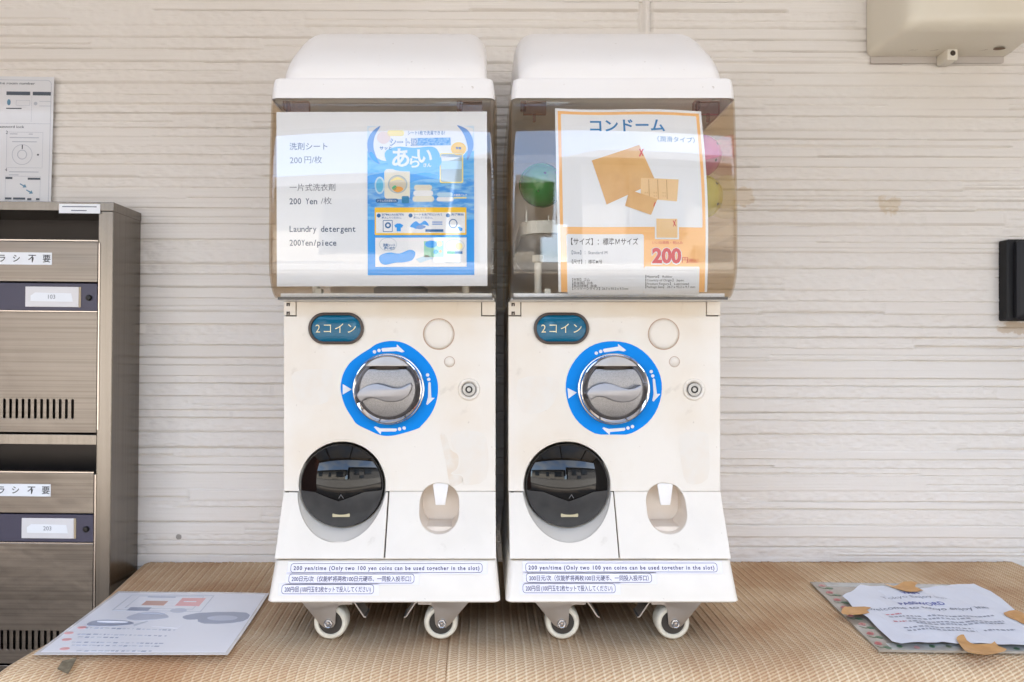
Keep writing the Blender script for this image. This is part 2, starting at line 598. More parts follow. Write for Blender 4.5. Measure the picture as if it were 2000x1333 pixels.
wall_stains(M_wall, [(PX(1455, YW), PH(382, YW), .022, .024, (0.60, 0.48, 0.33), .55), (PX(1738, YW), PH(400, YW), .026, .020, (0.60, 0.49, 0.34), .6),
                     (PX(1982, YW), PH(640, YW), .05, .016, (0.52, 0.40, 0.27), .7), (PX(350, YW), PH(1048, YW), .006, .005, (0.2, 0.18, 0.16), .8)])
wall = build_wall()
tag(wall, 'white textured siding wall with rough horizontal courses behind both machines', 'wall')
# rest of the same wall, above, below and to the sides of the detailed field
g = Geo()
for x0, x1, z0, z1 in ((-4.2, -1.798, 0.1, 2.36), (1.594, 4.2, 0.1, 2.36), (-1.798, 1.594, 0.1, 0.622), (-1.798, 1.594, 1.796, 2.36)):
    g.box(x0, x1, YW + 0.001, YW + 0.12, z0, z1, M_wall)
g.box(-1.798, 1.594, YW + 0.02, YW + 0.12, 0.622, 1.796, M_wall)
o = g.build('wall_backing', wall)

can = empty('canopy', (0, YW, 2.36)); tag(can, 'smoked translucent canopy on dark beams above the bench', 'canopy')
g = Geo(); g.box(-4.2, 4.2, -0.70 - YW, -0.12, 0.05, 0.055, clear_mat('smoked_sheet', (0.68, 0.625, 0.57), 0.1))
g.build('canopy_sheet', can)
M_beam = mat('canopy_beam', (0.10, 0.08, 0.065), 0.5)
for k in range(7):
    g = Geo(); g.box(-4.2 + k * 1.38, -4.14 + k * 1.38, -0.70 - YW, -0.12, -0.01, 0.048, M_beam); g.build('rafter', can)
g = Geo(); g.box(-4.2, 4.2, -0.78 - YW, -0.702 - YW, -0.05, 0.07, M_beam); g.build('gutter', can)
g = Geo(); g.box(-4.2, 4.2, YW - 0.2, YW + 0.12, 2.54, 5.4, M_wall)
g.box(-4.2, 4.2, YW + 0.12, 6.5, 0.1, 5.4, M_wall)
up = g.build('house_block'); tag(up, 'white upper storey of the house above the canopy', 'house')
g = Geo(); g.box(-3.1, -2.6, -0.7, YW, 0.10, 2.358, mat('brick_red', (0.20, 0.075, 0.06), 0.8, noise=(30, (0.13, 0.05, 0.04), 0.8, 5)))
bp = g.build('brick_pier', bevel=0.01); tag(bp, 'dark red brick pier closing the canopy at its left end', 'pier')

g = Geo(); g.box(2.75, 2.90, -0.70, YW - 0.001, 0.10, 2.358, mat('wing_render', (0.34, 0.29, 0.25), 0.8))
ww = g.build('wing_wall', bevel=0.01); tag(ww, 'plain grey wing wall closing the canopy at its right end', 'wall')
# across the yard: what the glossy domes and windows mirror
def house(name, x0, x1, y, depth, h, wallm, roofm, label, roofh, wins):
    t = empty(name, ((x0 + x1) / 2, y, 0)); tag(t, label, 'house')
    cx = (x0 + x1) / 2
    g = Geo(); g.box(x0 - cx, x1 - cx, -depth, 0, 0, h, wallm); g.build('wall', t)
    g = Geo()
    V = [(x0 - cx - .4, .4, h), (x1 - cx + .4, .4, h), (x1 - cx + .4, -depth - .4, h), (x0 - cx - .4, -depth - .4, h),
         (x0 - cx + .8, -depth / 2, h + roofh), (x1 - cx - .8, -depth / 2, h + roofh)]
    g.add(V, [(0, 1, 5, 4), (2, 3, 4, 5), (1, 2, 5), (3, 0, 4), (0, 3, 2, 1)], roofm); g.build('roof', t)
    for wx, wz, ww, wh in wins:
        g = Geo(); g.box(wx - ww / 2 - .06, wx + ww / 2 + .06, 0.002, 0.06, wz - .06, wz + wh + .06, mat('window_frame_dark', (0.12, 0.11, 0.10), 0.5))
        w = g.build('window', t)
        g = Geo(); g.box(wx - ww / 2, wx + ww / 2, 0.062, 0.08, wz, wz + wh, mat('far_glass', (0.03, 0.04, 0.05), 0.05)); g.build('pane', w)
M_tile = mat('roof_tile', (0.06, 0.06, 0.065), 0.6)
house('opposite_house', -10.0, -0.2, -5.8, 6, 3.5, mat('render_cream', (0.40, 0.36, 0.30), 0.8), M_tile,
      'cream house with dark hipped roof across the yard, left one', 1.5, [(3.6, 2.2, 1.6, 1.0), (1.0, 2.2, 0.7, 0.9), (-2.5, 2.2, 1.6, 1.0), (2.4, 0.6, 1.4, 1.0)])
house('opposite_house', 0.7, 10.0, -5.4, 6, 3.9, mat('render_grey', (0.20, 0.19, 0.18), 0.8), M_tile,
      'grey house with dark hipped roof across the yard, right one', 1.7, [(-3.2, 2.5, 1.0, 1.2), (-0.4, 2.5, 1.8, 1.2), (-2.0, 0.4, 0.9, 1.8)])
g = Geo(); g.box(-9, 9, -4.3, -4.15, 0, 1.35, mat('block_wall', (0.42, 0.40, 0.37), 0.85, noise=(5, (0.34, 0.32, 0.29), 0.7, 5)))
g.box(-9, 9, -4.34, -4.11, 1.35, 1.41, MATS['block_wall'])
o = g.build('garden_wall'); tag(o, 'low pale block wall along the far side of the yard', 'wall')

# ------------------------------------------------------------------ bench and mats
bench = empty('bench', (0.18, 1.11, 0.10)); tag(bench, 'long low wooden bench hidden beneath the tan woven mats', 'bench')
M_wood = mat('bench_wood', (0.30, 0.19, 0.11), 0.6, noise=((2, 30, 30), (0.2, 0.12, 0.07), 0.7, 4))
g = Geo(); g.box(-0.79, 0.82, -0.165, 0.215, TZ - 0.10 - 0.042, TZ - 0.10 - 0.008, M_wood); g.build('bench_top', bench)
for sx in (-0.72, 0.75):
    for sy in (-0.12, 0.17):
        g = Geo(); g.box(sx - 0.025, sx + 0.025, sy - 0.025, sy + 0.025, 0.0, TZ - 0.142, M_wood); g.build('leg', bench)

def mat_material(name, pitch):
    if name in MATS: return MATS[name]
    m = bpy.data.materials.new(name); m.use_nodes = True
    nt = m.node_tree; p = nt.nodes['Principled BSDF']
    p.inputs['Roughness'].default_value = 0.95; p.inputs['Specular IOR Level'].default_value = 0.15
    tc = nt.nodes.new('ShaderNodeTexCoord')
    uv = nt.nodes.new('ShaderNodeUVMap'); uv.uv_map = 'weave'
    sep = nt.nodes.new('ShaderNodeSeparateXYZ'); nt.links.new(uv.outputs[0], sep.inputs[0])
    def mth(op, a, b=None):
        n = nt.nodes.new('ShaderNodeMath'); n.operation = op
        for i, q in enumerate((a, b)):
            if q is None: continue
            if isinstance(q, (int, float)): n.inputs[i].default_value = q
            else: nt.links.new(q, n.inputs[i])
        return n.outputs[0]
    u = sep.outputs[0]; v = sep.outputs[1]          # u = metres across the ribs, v = metres along them
    # cords with a twist: short slanted stitches; a pale ridge and a deep seam between two cords
    fr_ = mth('FRACT', mth('DIVIDE', u, pitch))
    n1 = nt.nodes.new('ShaderNodeTexNoise'); n1.inputs['Scale'].default_value = 420; n1.inputs['Detail'].default_value = 3
    nt.links.new(tc.outputs['Object'], n1.inputs['Vector'])
    n2 = nt.nodes.new('ShaderNodeTexNoise'); n2.inputs['Scale'].default_value = 6; n2.inputs['Detail'].default_value = 6
    nt.links.new(tc.outputs['Object'], n2.inputs['Vector'])
    ph = mth('ADD', mth('MULTIPLY', v, 2 * math.pi / 0.0046), mth('ADD', mth('MULTIPLY', u, 2 * math.pi / 0.0105), mth('MULTIPLY', n1.outputs[0], 2.2)))
    st = mth('ADD', mth('MULTIPLY', mth('SINE', ph), 0.5), 0.5)
    def band(lo, hi, soft):
        a_ = nt.nodes.new('ShaderNodeMapRange'); a_.inputs[1].default_value = lo - soft; a_.inputs[2].default_value = lo + soft
        b_ = nt.nodes.new('ShaderNodeMapRange'); b_.inputs[1].default_value = hi + soft; b_.inputs[2].default_value = hi - soft
        nt.links.new(fr_, a_.inputs[0]); nt.links.new(fr_, b_.inputs[0])
        return mth('MULTIPLY', a_.outputs[0], b_.outputs[0])
    ridge = band(0.16, 0.34, 0.06)
    cord = mth('ADD', mth('MULTIPLY', st, 0.34), mth('ADD', mth('MULTIPLY', n1.outputs[0], 0.42), mth('MULTIPLY', ridge, 0.21)))
    cr = nt.nodes.new('ShaderNodeValToRGB')
    e = cr.color_ramp.elements
    e[0].position = 0.12; e[0].color = (*rgb(178, 136, 102), 1)
    e[1].position = 0.50; e[1].color = (*rgb(218, 196, 162), 1)
    ne = cr.color_ramp.elements.new(0.95); ne.color = (*rgb(240, 226, 204), 1)
    nt.links.new(cord, cr.inputs[0])
    mx = nt.nodes.new('ShaderNodeMix'); mx.data_type = 'RGBA'; mx.blend_type = 'MULTIPLY'
    mx.inputs[7].default_value = (*rgb(218, 198, 184), 1)
    mr = nt.nodes.new('ShaderNodeMapRange'); mr.inputs[1].default_value = 0.4; mr.inputs[2].default_value = 0.7
    nt.links.new(n2.outputs[0], mr.inputs[0]); nt.links.new(mr.outputs[0], mx.inputs[0])
    nt.links.new(cr.outputs[0], mx.inputs[6])
    nt.links.new(mx.outputs[2], p.inputs['Base Color'])
    b = nt.nodes.new('ShaderNodeBump'); b.inputs['Strength'].default_value = 0.6; b.inputs['Distance'].default_value = 0.0008
    nt.links.new(mth('ADD', st, mth('MULTIPLY', n1.outputs[0], 0.5)), b.inputs['Height'])
    nt.links.new(b.outputs[0], p.inputs['Normal'])
    MATS[name] = m
    return m
PITCH = 0.0128
M_mat = mat_material('woven_straw', PITCH)

def build_mat(name, xl_back, xl_front, xr, seed, z0, label):
    # profile along the mat: flat top, soft bend at the front edge, then hanging down
    prof = [(YW - 0.004, 0.0)]
    y = YW - 0.004
    while y > 0.945:
        y -= 0.008; prof.append((y, 0.0))
    bend = [(0.935, -0.0004), (0.925, -0.0015), (0.915, -0.0036), (0.906, -0.0068), (0.898, -0.0115), (0.892, -0.0175),
            (0.8875, -0.025), (0.884, -0.034), (0.882, -0.046), (0.881, -0.06), (0.8805, -0.09), (0.88, -0.13), (0.88, -0.18)]
    prof += bend
    P = np.array(prof)
    s = np.concatenate([[0], np.cumsum(np.hypot(np.diff(P[:, 0]), np.diff(P[:, 1])))])
    w = xr - xl_back
    us = np.arange(0, w + 1e-6, PITCH / 14)
    U, S = np.meshgrid(us, s)
    Y = np.repeat(P[:, 0:1], len(us), 1)
    Zb = np.repeat(P[:, 1:2], len(us), 1)
    xl = xl_back if xl_back > -0.5 else np.interp(Y, [0.87, 0.905, 0.93, 0.99, 1.18, 1.334], [-0.664, -0.656, -0.645, -0.634, -0.657, -0.682])
    X = xl + U / w * (xr - xl)
    fu = np.mod(U / PITCH, 1.0)
    rib = np.clip(np.minimum(fu, 1 - fu) / 0.13, 0, 1) ** 0.5 * (0.62 + 0.38 * np.exp(-((fu - 0.25) / 0.09) ** 2))
    amp = 0.0021 * (0.8 + 0.5 * vnoise(U * 60, S * 6, seed))
    irregular = 0.0005 * np.floor(np.mod(U / PITCH, 3) < 1)
    H = rib * amp - 0.0026 - irregular
    H = np.minimum(H, -0.0001)
    wav = (vnoise(U * 7, S * 9, seed + 3) - 0.5)
    droop = np.clip(-Zb / 0.02, 0, 1)
    Y2 = Y - wav * 0.012 * droop - H * 0.0
    nrm = np.clip(droop, 0, 1)
    Z = z0 + Zb + H * (1 - nrm) + wav * 0.004 * np.clip((0.95 - Y) / 0.05, 0, 1) - 0.002 * np.clip((0.95 - Y) / 0.05, 0, 1)
    Y2 = Y2 - (H + 0.002) * nrm
    # outer left rim folds down over the bench end
    e = np.clip(1 - U / 0.03, 0, 1)
    if xl_back < -0.5:
        Z = Z - 0.018 * e ** 2
    o = grid_mesh(name, X, Y2, Z, M_mat)
    me = o.data
    uvl = me.uv_layers.new(name='weave')
    li = np.zeros(len(me.loops), np.int32); me.loops.foreach_get('vertex_index', li)
    uv = np.stack([U.ravel()[li], S.ravel()[li]], -1).astype(np.float32)
    uvl.data.foreach_set('uv', uv.ravel())
    sm = o.modifiers.new('thick', 'SOLIDIFY'); sm.thickness = 0.003; sm.offset = 1 if me.polygons[0].normal.z < 0 else -1
    tag(o, label, 'mat', 'woven mats covering the bench')
    return o
xs_seam = on_table(877, 1250)[0]
build_mat('woven_mat', -0.682, -0.622, xs_seam - 0.0012, 3, TZ - 0.0008, 'tan woven mat beneath the left machine and the laminated sheet')
build_mat('woven_mat', xs_seam, xs_seam, 1.030, 9, TZ, 'tan woven mat beneath the right machine and the torn note')

# ------------------------------------------------------------------ capsule machines
MY = 1.13
HW = 0.1560
XL, XR = -0.141, 0.190
XF = lambda x, Y, H: (x, Y - MY, H + DROP)
def LX(px, Y): return (px - VX) / FPX * Y - XL       # pixel of the left machine -> x from its centre line
def LH(py, Y): return (VY - py) / FPX * Y

H_TOP, H_MID, H_DOOR, H_BASE, H_BOT = 0.0694, -0.2096, -0.2955, -0.2985, -0.3514
Y_P, Y_D, Y_B1, Y_B2 = 1.005, 0.961, 0.9615, 0.9445
SL = (Y_D - Y_P) / (H_DOOR - H_MID)
def surf(h):                               # front surface of the lower body
    return Y_P if h >= H_MID else Y_P + (h - H_MID) * SL
def bsurf(h):                              # front surface of the base skirt
    return Y_B1 + (h - H_BASE) * (Y_B2 - Y_B1) / (H_BOT - H_BASE)

def win_y(H):
    y = 0.934 + 0.0115 * max(0.0, (H - 0.15) / 0.2) ** 2
    if H < 0.12:
        t = min(1.0, (0.12 - H) / 0.047)
        y += 0.033 * (1 - math.sqrt(max(0, 1 - t * t)))
    return y
WHW = 0.1545

# chute and coin cup outlines seen straight from the front
CX, CH, CR = LX(667, 1.0), LH(949, 1.0), 0.0630
RX0, RX1 = LX(820, 1.0), LX(897, 1.0)
RH0, RH1 = LH(945, 1.0), LH(1042, 0.982)
RR = (RX1 - RX0) / 2 * 0.96
cup = rrect(RX0, RH1, RX1, RH0, RR, 10)

def split_outline(pts, h, upper):
    """part of a closed convex outline above/below height h, open, ordered along +x"""
    sel = []
    n = len(pts)
    for i in range(n):
        a, b = pts[i], pts[(i + 1) % n]
        ina = (a[1] >= h) if upper else (a[1] <= h)
        inb = (b[1] >= h) if upper else (b[1] <= h)
        if ina: sel.append(a)
        if ina != inb:
            t = (h - a[1]) / (b[1] - a[1]); sel.append((a[0] + (b[0] - a[0]) * t, h))
    # rotate so that it starts at the crossing with the smallest x
    k = min((i for i in range(len(sel)) if abs(sel[i][1] - h) < 1e-9), key=lambda i: sel[i][0])
    sel = sel[k:] + sel[:k]
    if len(sel) > 2 and abs(sel[1][1] - h) < 1e-9:
        sel = [sel[0]] + sel[1:][::-1]
    return sel

EN = '200 yen/time (Only two 100 yen coins can be used together in the slot)'
def build_machine(cx, label, seed, opt):
    rn = random.Random(seed)
    T = empty('capsule_machine', (cx, MY, TZ)); tag(T, label, 'capsule machine', 'capsule machines side by side on the bench')
    # ---- carcass
    g = Geo(XF)
    side = [(1.310, H_TOP), (Y_P + 0.004, H_TOP), (Y_P + 0.004, H_MID), (Y_D + 0.006, H_DOOR), (Y_D + 0.006, H_BASE + 0.0005), (1.310, H_BASE + 0.0005)]
    hw = HW - 0.0012
    n = len(side)
    V = [(-hw, y, h) for y, h in side] + [(hw, y, h) for y, h in side]
    F = [(i, (i + 1) % n, n + (i + 1) % n, n + i) for i in range(n) if i not in (1, 2)]
    F += [tuple(range(n)), tuple(range(n, 2 * n))]
    g.add(V, F, M_white)
    body = g.build('body', T, bevel=0.002)
    # dark sheets behind the gaps, their colour painting in the shade
    g = Geo(XF)
    g.add([(-hw, Y_P + .0075, H_TOP), (hw, Y_P + .0075, H_TOP), (hw, Y_P + .0075, CH + .07), (-hw, Y_P + .0075, CH + .07)], [(0, 1, 2, 3)], M_gap)
    xd = LX(755.5, 0.985)
    g.add([(xd - .004, surf(H_MID) + .006, H_MID + .004), (xd + .004, surf(H_MID) + .006, H_MID + .004), (xd + .004, surf(H_DOOR) + .006, H_DOOR), (xd - .004, surf(H_DOOR) + .006, H_DOOR)], [(0, 1, 2, 3)], M_gap)
    g.build('gap_shade_sheet', T)
    # ---- upper front panel with notched corners, chute arch and cup notch
    lb0, lb1, lbh = LX(579, Y_P), LX(940, Y_P), LH(617, Y_P)
    arch = split_outline(ell(CX, CH, CR + .0008, n=72), H_MID, True)
    cupu = split_outline(cup, H_MID, True)
    out = [(-HW, H_MID)] + arch + cupu + [(HW, H_MID), (HW, lbh - .0009), (lb1, lbh - .0009), (lb1, H_TOP), (lb0, H_TOP), (lb0, lbh - .0009), (-HW, lbh - .0009)]
    V, F = plate(out, 0.006, 0.0010)
    g = Geo(XF); g.add([(x, Y_P + .006 - d, h) for x, h, d in V], F, M_white)
    panel = g.build('front_panel', T, smooth=20)
    # corner blocks
    for x0, x1, slots in ((-HW, lb0 - .0012, True), (lb1 + .0012, HW, False)):
        o2 = rect(x0, lbh + .0006, x1, H_TOP)
        V, F = plate(o2, 0.0062, 0.0007)
        g = Geo(XF); g.add([(x, Y_P + .006 - d, h) for x, h, d in V], F, M_white)
        cb = g.build('corner_block', T, smooth=20)
        if slots:
            g = Geo(XF)
            for hh in (H_TOP - .0065, lbh + .0012):
                for xx in (x0 + .0045, x0 + .0075):
                    g.box(xx, xx + .0017, Y_P - .0012, Y_P + .002, hh, hh + .0048, M_gap)
                g.box(x0 + .0045, x0 + .0092, Y_P - .0011, Y_P + .002, hh + .0030, hh + .0046, M_gap)
            g.build('latch_slot', cb)
    # ---- lower right panel and left door, both leaning forward
    xg0, xg1 = xd - .0010, xd + .0010
    cupl = split_outline(cup, H_MID, False)
    out = [(xg1, H_MID - .0004)] + [(x, min(h, H_MID - .0004)) for x, h in cupl] + [(HW, H_MID - .0004), (HW, H_DOOR), (xg1, H_DOOR)]
    V, F = plate(out, 0.006, 0.0009)
    g = Geo(XF); g.add([(x, surf(h) + .006 - d, h) for x, h, d in V], F, M_door)
    g.build('lower_panel', T, smooth=20)
    archl = split_outline([(x, h if h > CH else CH + (h - CH) * 1.15) for x, h in ell(CX - .0005, CH, CR + .0022, n=72)], H_MID, False)
    dl = -HW + .0004
    out = [(dl, H_MID - .0014)] + [(x, min(h, H_MID - .0014)) for x, h in archl] + [(xg0, H_MID - .0014), (xg0, H_DOOR + .0004), (dl, H_DOOR + .0004)]
    V, F = plate(out, 0.0075, 0.0010)
    g = Geo(XF); g.add([(x, surf(h) + .006 - d, h) for x, h, d in V], F, M_door)
    door = g.build('chute_door', T, smooth=20)
    g = Geo(XF); g.box(-HW + .003, -HW + .0075, Y_P - .0008, Y_P + .003, H_MID - .0065, H_MID - .0012, M_gap); g.build('hinge_slot', door)
    # collar of the chute
    g = Geo(XF)
    V, F = [], []
    N = 60
    for k in range(N + 1):
        a = math.radians(150 + 240 * k / N)
        x, h = CX - .0005 + (CR + .0018) * math.cos(a), CH + (CR + .0018) * math.sin(a) * (1.15 if a > math.pi else 1)
        V += [(x, surf(h) + .001, h), (CX + (CR - .0005) * math.cos(a), Y_P + .004, CH + (CR - .0005) * math.sin(a))]
    for k in range(N): F.append((2 * k, 2 * k + 2, 2 * k + 3, 2 * k + 1))
    g.add(V, F, M_door)
    g.build('chute_collar', T, smooth=50)
    # black dome and grey flap
    R = 0.0607
    def capy(x, h, k=1.0):
        q = ((x - CX) ** 2 + (h - CH) ** 2) / R ** 2
        return 1.0015 - k * 0.0205 * max(0.0, 1 - q)
    g = Geo(XF)
    V, F = [(CX, capy(CX, CH), CH)], []
    nr, na = 22, 84
    for i in range(1, nr + 1):
        for k in range(na):
            a = 2 * math.pi * k / na
            x, h = CX + R * i / nr * math.cos(a), CH + R * i / nr * math.sin(a)
            V.append((x, capy(x, h), h))
    for k in range(na):
        a = 2 * math.pi * k / na
        V.append((CX + R * math.cos(a), 1.0085, CH + R * math.sin(a)))
    for k in range(na): F.append((0, 1 + k, 1 + (k + 1) % na))
    for i in range(nr):
        for k in range(na):
            F.append((1 + i * na + k, 1 + i * na + (k + 1) % na, 1 + (i + 1) * na + (k + 1) % na, 1 + (i + 1) * na + k))
    g.add(V, F, M_black)
    dome = g.build('chute_dome', T, smooth=60)
    g = Geo(XF)
    V, F = [], []
    NX, NH = 60, 24
    vc = -0.0190
    for i in range(NX + 1):
        x = -R * .999 + 2 * R * .999 * i / NX
        top = -0.0065 if abs(x) > 0.036 else -0.0065 + (vc + .0065) * (1 - abs(x) / 0.036)
        bot = -math.sqrt(max(0, R * R - x * x)) + .00005
        top = max(top, bot + .0002) if bot > top else top
        for j in range(NH + 1):
            h = top + (bot - top) * j / NH
            V.append((CX + x, capy(CX + x, CH + h) - .0012, CH + h))
    for i in range(NX):
        for j in range(NH):
            a = i * (NH + 1) + j
            F.append((a, a + 1, a + NH + 2, a + NH + 1))
    g.add(V, F, M_flap)
    flap = g.build('chute_flap', T, smooth=60)
    g = Geo(XF)
    hx, hh = LX(666.5, 0.99), LH(1006.5, 0.99)
    V, F = plate(rrect(hx - .0125, hh - .0024, hx + .0125, hh + .0026, .001), 0.0016, .0003)
    g.add([(x, capy(x, hh) - .0008 - d, h) for x, h, d in V], F, mat('slot_beige', rgb(196, 186, 152), 0.5))
    g.build('flap_slot', flap)
    g = Geo(XF)
    ax, ah = LX(666, 0.98), LH(971, 0.98)
    for sgn in (-1, 1):
        V, F = fill([(ax, ah + .004), (ax + sgn * .0038, ah - .002), (ax + sgn * .0030, ah - .0023), (ax, ah + .0026)])
        g.add([(x, capy(x, h) - .0017, h) for x, h in V], F, mat('arrow_mark', (0.16, 0.16, 0.165), 0.4))
    g.build('arrow_mark', flap)
    # ---- coin return cup
    g = Geo(XF)
    V, F = [], []
    n = len(cup)
    cxm, chm = (RX0 + RX1) / 2, (RH0 + RH1) / 2
    for x, h in cup: V.append((x, surf(h) + .003, h))
    for x, h in cup: V.append((cxm + (x - cxm) * .93, 1.034, chm + (h - chm) * .93 + .001))
    F = [(i, (i + 1) % n, n + (i + 1) % n, n + i) for i in range(n)]
    g.add(V, F, M_beige)
    ledge = RH1 + .0085
    V2, F2 = fill(rrect(RX0 - .002, RH1 - .002, RX1 + .002, RH0 + .002, RR))
    g.add([(x, 1.030, h) for x, h in V2], F2, M_beige)
    g.add([(RX0 + .004, 1.03, ledge), (RX1 - .004, 1.03, ledge), (RX1 - .004, .992, ledge - .0015), (RX0 + .004, .992, ledge - .0015),
           (RX1 - .006, .990, RH1 - .002), (RX0 + .006, .990, RH1 - .002)], [(0, 1, 2, 3), (3, 2, 4, 5)], M_beige)
    cupo = g.build('coin_return', T, smooth=45)
    V, F = plate([(LX(845, 1), LH(949, 1)), (LX(850, 1), LH(946, 1)), (LX(870, 1), LH(946, 1)), (LX(875.5, 1), LH(949, 1)), (LX(869, 1), LH(988, 1)), (LX(850.5, 1), LH(988, 1))], .003, .0005)
    g = Geo(XF); g.add([(x, 1.004 + (h - LH(988, 1)) * .10 + .003 - d, h) for x, h, d in V], F, M_lid)
    g.build('return_flap', cupo, smooth=40)
    # ---- base skirt
    def sec(h, yf, hw, yb, r=.008):
        return [(x, y, h) for x, y in rrect(-hw, yf, hw, yb, r, 5)]
    V, F = loft([sec(H_BASE, Y_B1 + .0015, .1553, 1.311), sec(H_BASE - .0015, Y_B1, .1566, 1.313), sec(-.340, bsurf(-.340), .1605, 1.318), sec(H_BOT + .002, Y_B2 + .0003, .1618, 1.320), sec(H_BOT, Y_B2 + .0022, .1602, 1.318)])
    g = Geo(XF); g.add(V, F, M_door)
    base = g.build('base_skirt', T, smooth=40)
    g = Geo(XF); g.box(-.156, .156, Y_B2 + .006, 1.313, H_BOT - .0016, H_BOT - .0002, mat('underside_shade', (0.05, 0.045, 0.04), 0.6))  # added dark plate, deepens the shade beneath the machine
    g.build('underside_shade_plate', base)
    # ---- labels on the skirt: paper strip, printed frame, printed words
    for (lx0, lx1, py, words, wd, big) in opt['labels']:
        Yb = bsurf(LH(py, .953))
        hc = LH(py, Yb)
        x0, x1 = lx0 / FPX * Yb, lx1 / FPX * Yb
        hh = .0066
        g = Geo(XF)
        V, F = fill(rect(x0 - .004, hc - hh - .0012, x1 + .007, hc + hh + .0012))
        g.add([(x, bsurf(h) - .0006, h) for x, h in V], F, M_label)
        V, F = fill([rrect(x0, hc - hh + .0006, x1, hc + hh - .0006, .004), rrect(x0 + .0006, hc - hh + .0012, x1 - .0006, hc + hh - .0012, .0035)[::-1]])
        g.add([(x, bsurf(h) - .0009, h) for x, h in V], F, M_ink)
        V, F = text2d(words, big, x0 + .0042, hc - (.0026 if words is EN else .0030), 'LEFT', 0.02 if words is EN else 0.008, width=(x1 - x0) - .0085, spacing=1.25 if words is EN else 1.0)
        g.add([(x, bsurf(h) - .0009, h) for x, h in V], F, M_ink)
        g.build('price_label', base)
    # ---- casters
    def caster(x, Y, flip, rear):
        rw = .0243
        cz = -DROP + rw
        hz = cz + (0.0 if rear else 0.0)
        s = flip
        g = Geo(XF)
        # fork cheeks: front plate and back plate with a top plate
        outl = [(-.046 * s, -.3520), (.036 * s, -.3520), (.032 * s, -.3590), (.022 * s, -.3610), (.0125 * s, -.3645), (.0090 * s, -.3700),
                (.0078 * s, -.3900), (.0050 * s, -.3948), (-.0015 * s, -.3970), (-.0075 * s, -.3955), (-.0130 * s, -.3915), (-.030 * s, -.3710)]
        if s < 0: outl = outl[::-1]
        for yo in (Y - .0165, Y + .0145):
            V, F = plate(outl, .002, .0004)
            g.add([(x + a, yo + .002 - d, b) for a, b, d in V], F, M_steel)
        g.box(x - .034, x + .034, Y - .026, Y + .026, -.3545, -.3516, M_steel)
        fk = g.build('caster', T, smooth=40)
        # wheel with a deep hub recess
        prof = [(.0075, .0110), (.0125, .0105), (.0160, .0095), (.0166, .0118), (.0176, .0128), (.0215, .0128), (.0236, .0110), (rw, .0075), (rw, -.0075), (.0236, -.0110), (.0215, -.0128), (.0176, -.0128), (.0166, -.0118), (.0150, -.0095), (.0125, -.0105), (.0075, -.0110)]
        V, F = lathe(prof, 48)
        g = Geo(XF); g.add([(x + a, Y - d, cz + b) for a, b, d in V], F, M_wheel)
        g.build('wheel', fk, smooth=40)
        V, F = lathe([(.0001, .0134), (.0166, .0132), (.0166, -.0132), (.0001, -.0134)], 36)
        g = Geo(XF); g.add([(x + a, Y - d * .85, cz + b) for a, b, d in V], F, mat('hub_dark', (0.03, 0.025, 0.02), 0.6))
        g.build('hub', fk, smooth=40)
        g = Geo(XF)
        V, F = lathe([(.0001, .0205), (.0030, .0203), (.0033, .0195), (.0033, .0185), (.0062, .0184), (.0066, .0178), (.0066, .0160)], 24)
        g.add([(x - .0018 * s + a, Y - d, cz + .0005 + b) for a, b, d in V], F, M_chrome)
        V, F = lathe([(.0048, .0212), (.0052, .0205), (.0052, .0160)], 6)
        g.add([(x - .0018 * s + a, Y - d, cz + .0005 + b) for a, b, d in V] , F, M_chrome)
        g.build('axle_bolt', fk, smooth=30)
        # brake pedal
        g = Geo(XF)
        path = [(.018, -.3545), (.030, -.3565), (.036, -.360), (.045, -.3735), (.049, -.3795), (.052, -.3800)]
        V, F = [], []
        for i, (a, b) in enumerate(path):
            dx, dz = (path[min(i + 1, len(path) - 1)][0] - path[max(i - 1, 0)][0], path[min(i + 1, len(path) - 1)][1] - path[max(i - 1, 0)][1])
            L = math.hypot(dx, dz); nx, nz = -dz / L * .0009, dx / L * .0009
            for sg in (1, -1):
                for yy in (Y - .018, Y + .012):
                    V.append((x + (a + nx * sg) * s, yy, b + nz * sg))
        for i in range(len(path) - 1):
            o = 4 * i
            F += [(o, o + 4, o + 5, o + 1), (o + 2, o + 3, o + 7, o + 6), (o, o + 2, o + 6, o + 4), (o + 1, o + 5, o + 7, o + 3)]
        F += [(0, 1, 3, 2), (len(V) - 4, len(V) - 2, len(V) - 1, len(V) - 3)]
        g.add(V, F, M_steel)
        g.box(x + min(.012 * s, .032 * s), x + max(.012 * s, .032 * s), Y - .0172, Y + .012, -.3625, -.3545, M_steel)
        g.build('brake_pedal', fk, smooth=30)
    fx0, fx1 = LX(649, .985), LX(862, .985)
    caster(fx0, .985, 1, False); caster(fx1, .985, -1, False)
    caster(fx0, 1.275, 1, True); caster(fx1, 1.275, -1, True)
    # ---- price badge
    Yb = Y_P
    g = Geo(XF)
    bx0, bx1, bh0, bh1 = LX(603, Yb), LX(711, Yb), LH(673, Yb), LH(611, Yb)
    rr = (bh1 - bh0) / 2
    o1 = rrect(bx0, bh0, bx1, bh1, rr, 12); o2 = rrect(bx0 + .0042, bh0 + .0042, bx1 - .0042, bh1 - .0042, rr - .0042, 12)
    V, F = plate([o1, o2[::-1]], .0045, .0010)
    g.add([(x, Yb + .0005 - d, h) for x, h, d in V], F, M_badgef)
    bd = g.build('coin_badge', T, smooth=40)
    bcx, bch = (bx0 + bx1) / 2, (bh0 + bh1) / 2
    g = Geo(XF)
    V, F = [], []
    o2 = rrect(bx0 + .0038, bh0 + .0038, bx1 - .0038, bh1 - .0038, rr - .0038, 12)
    rings = 8
    n = len(o2)
    def by(k): return Yb - .0012 - .0024 * (1 - k ** 3)
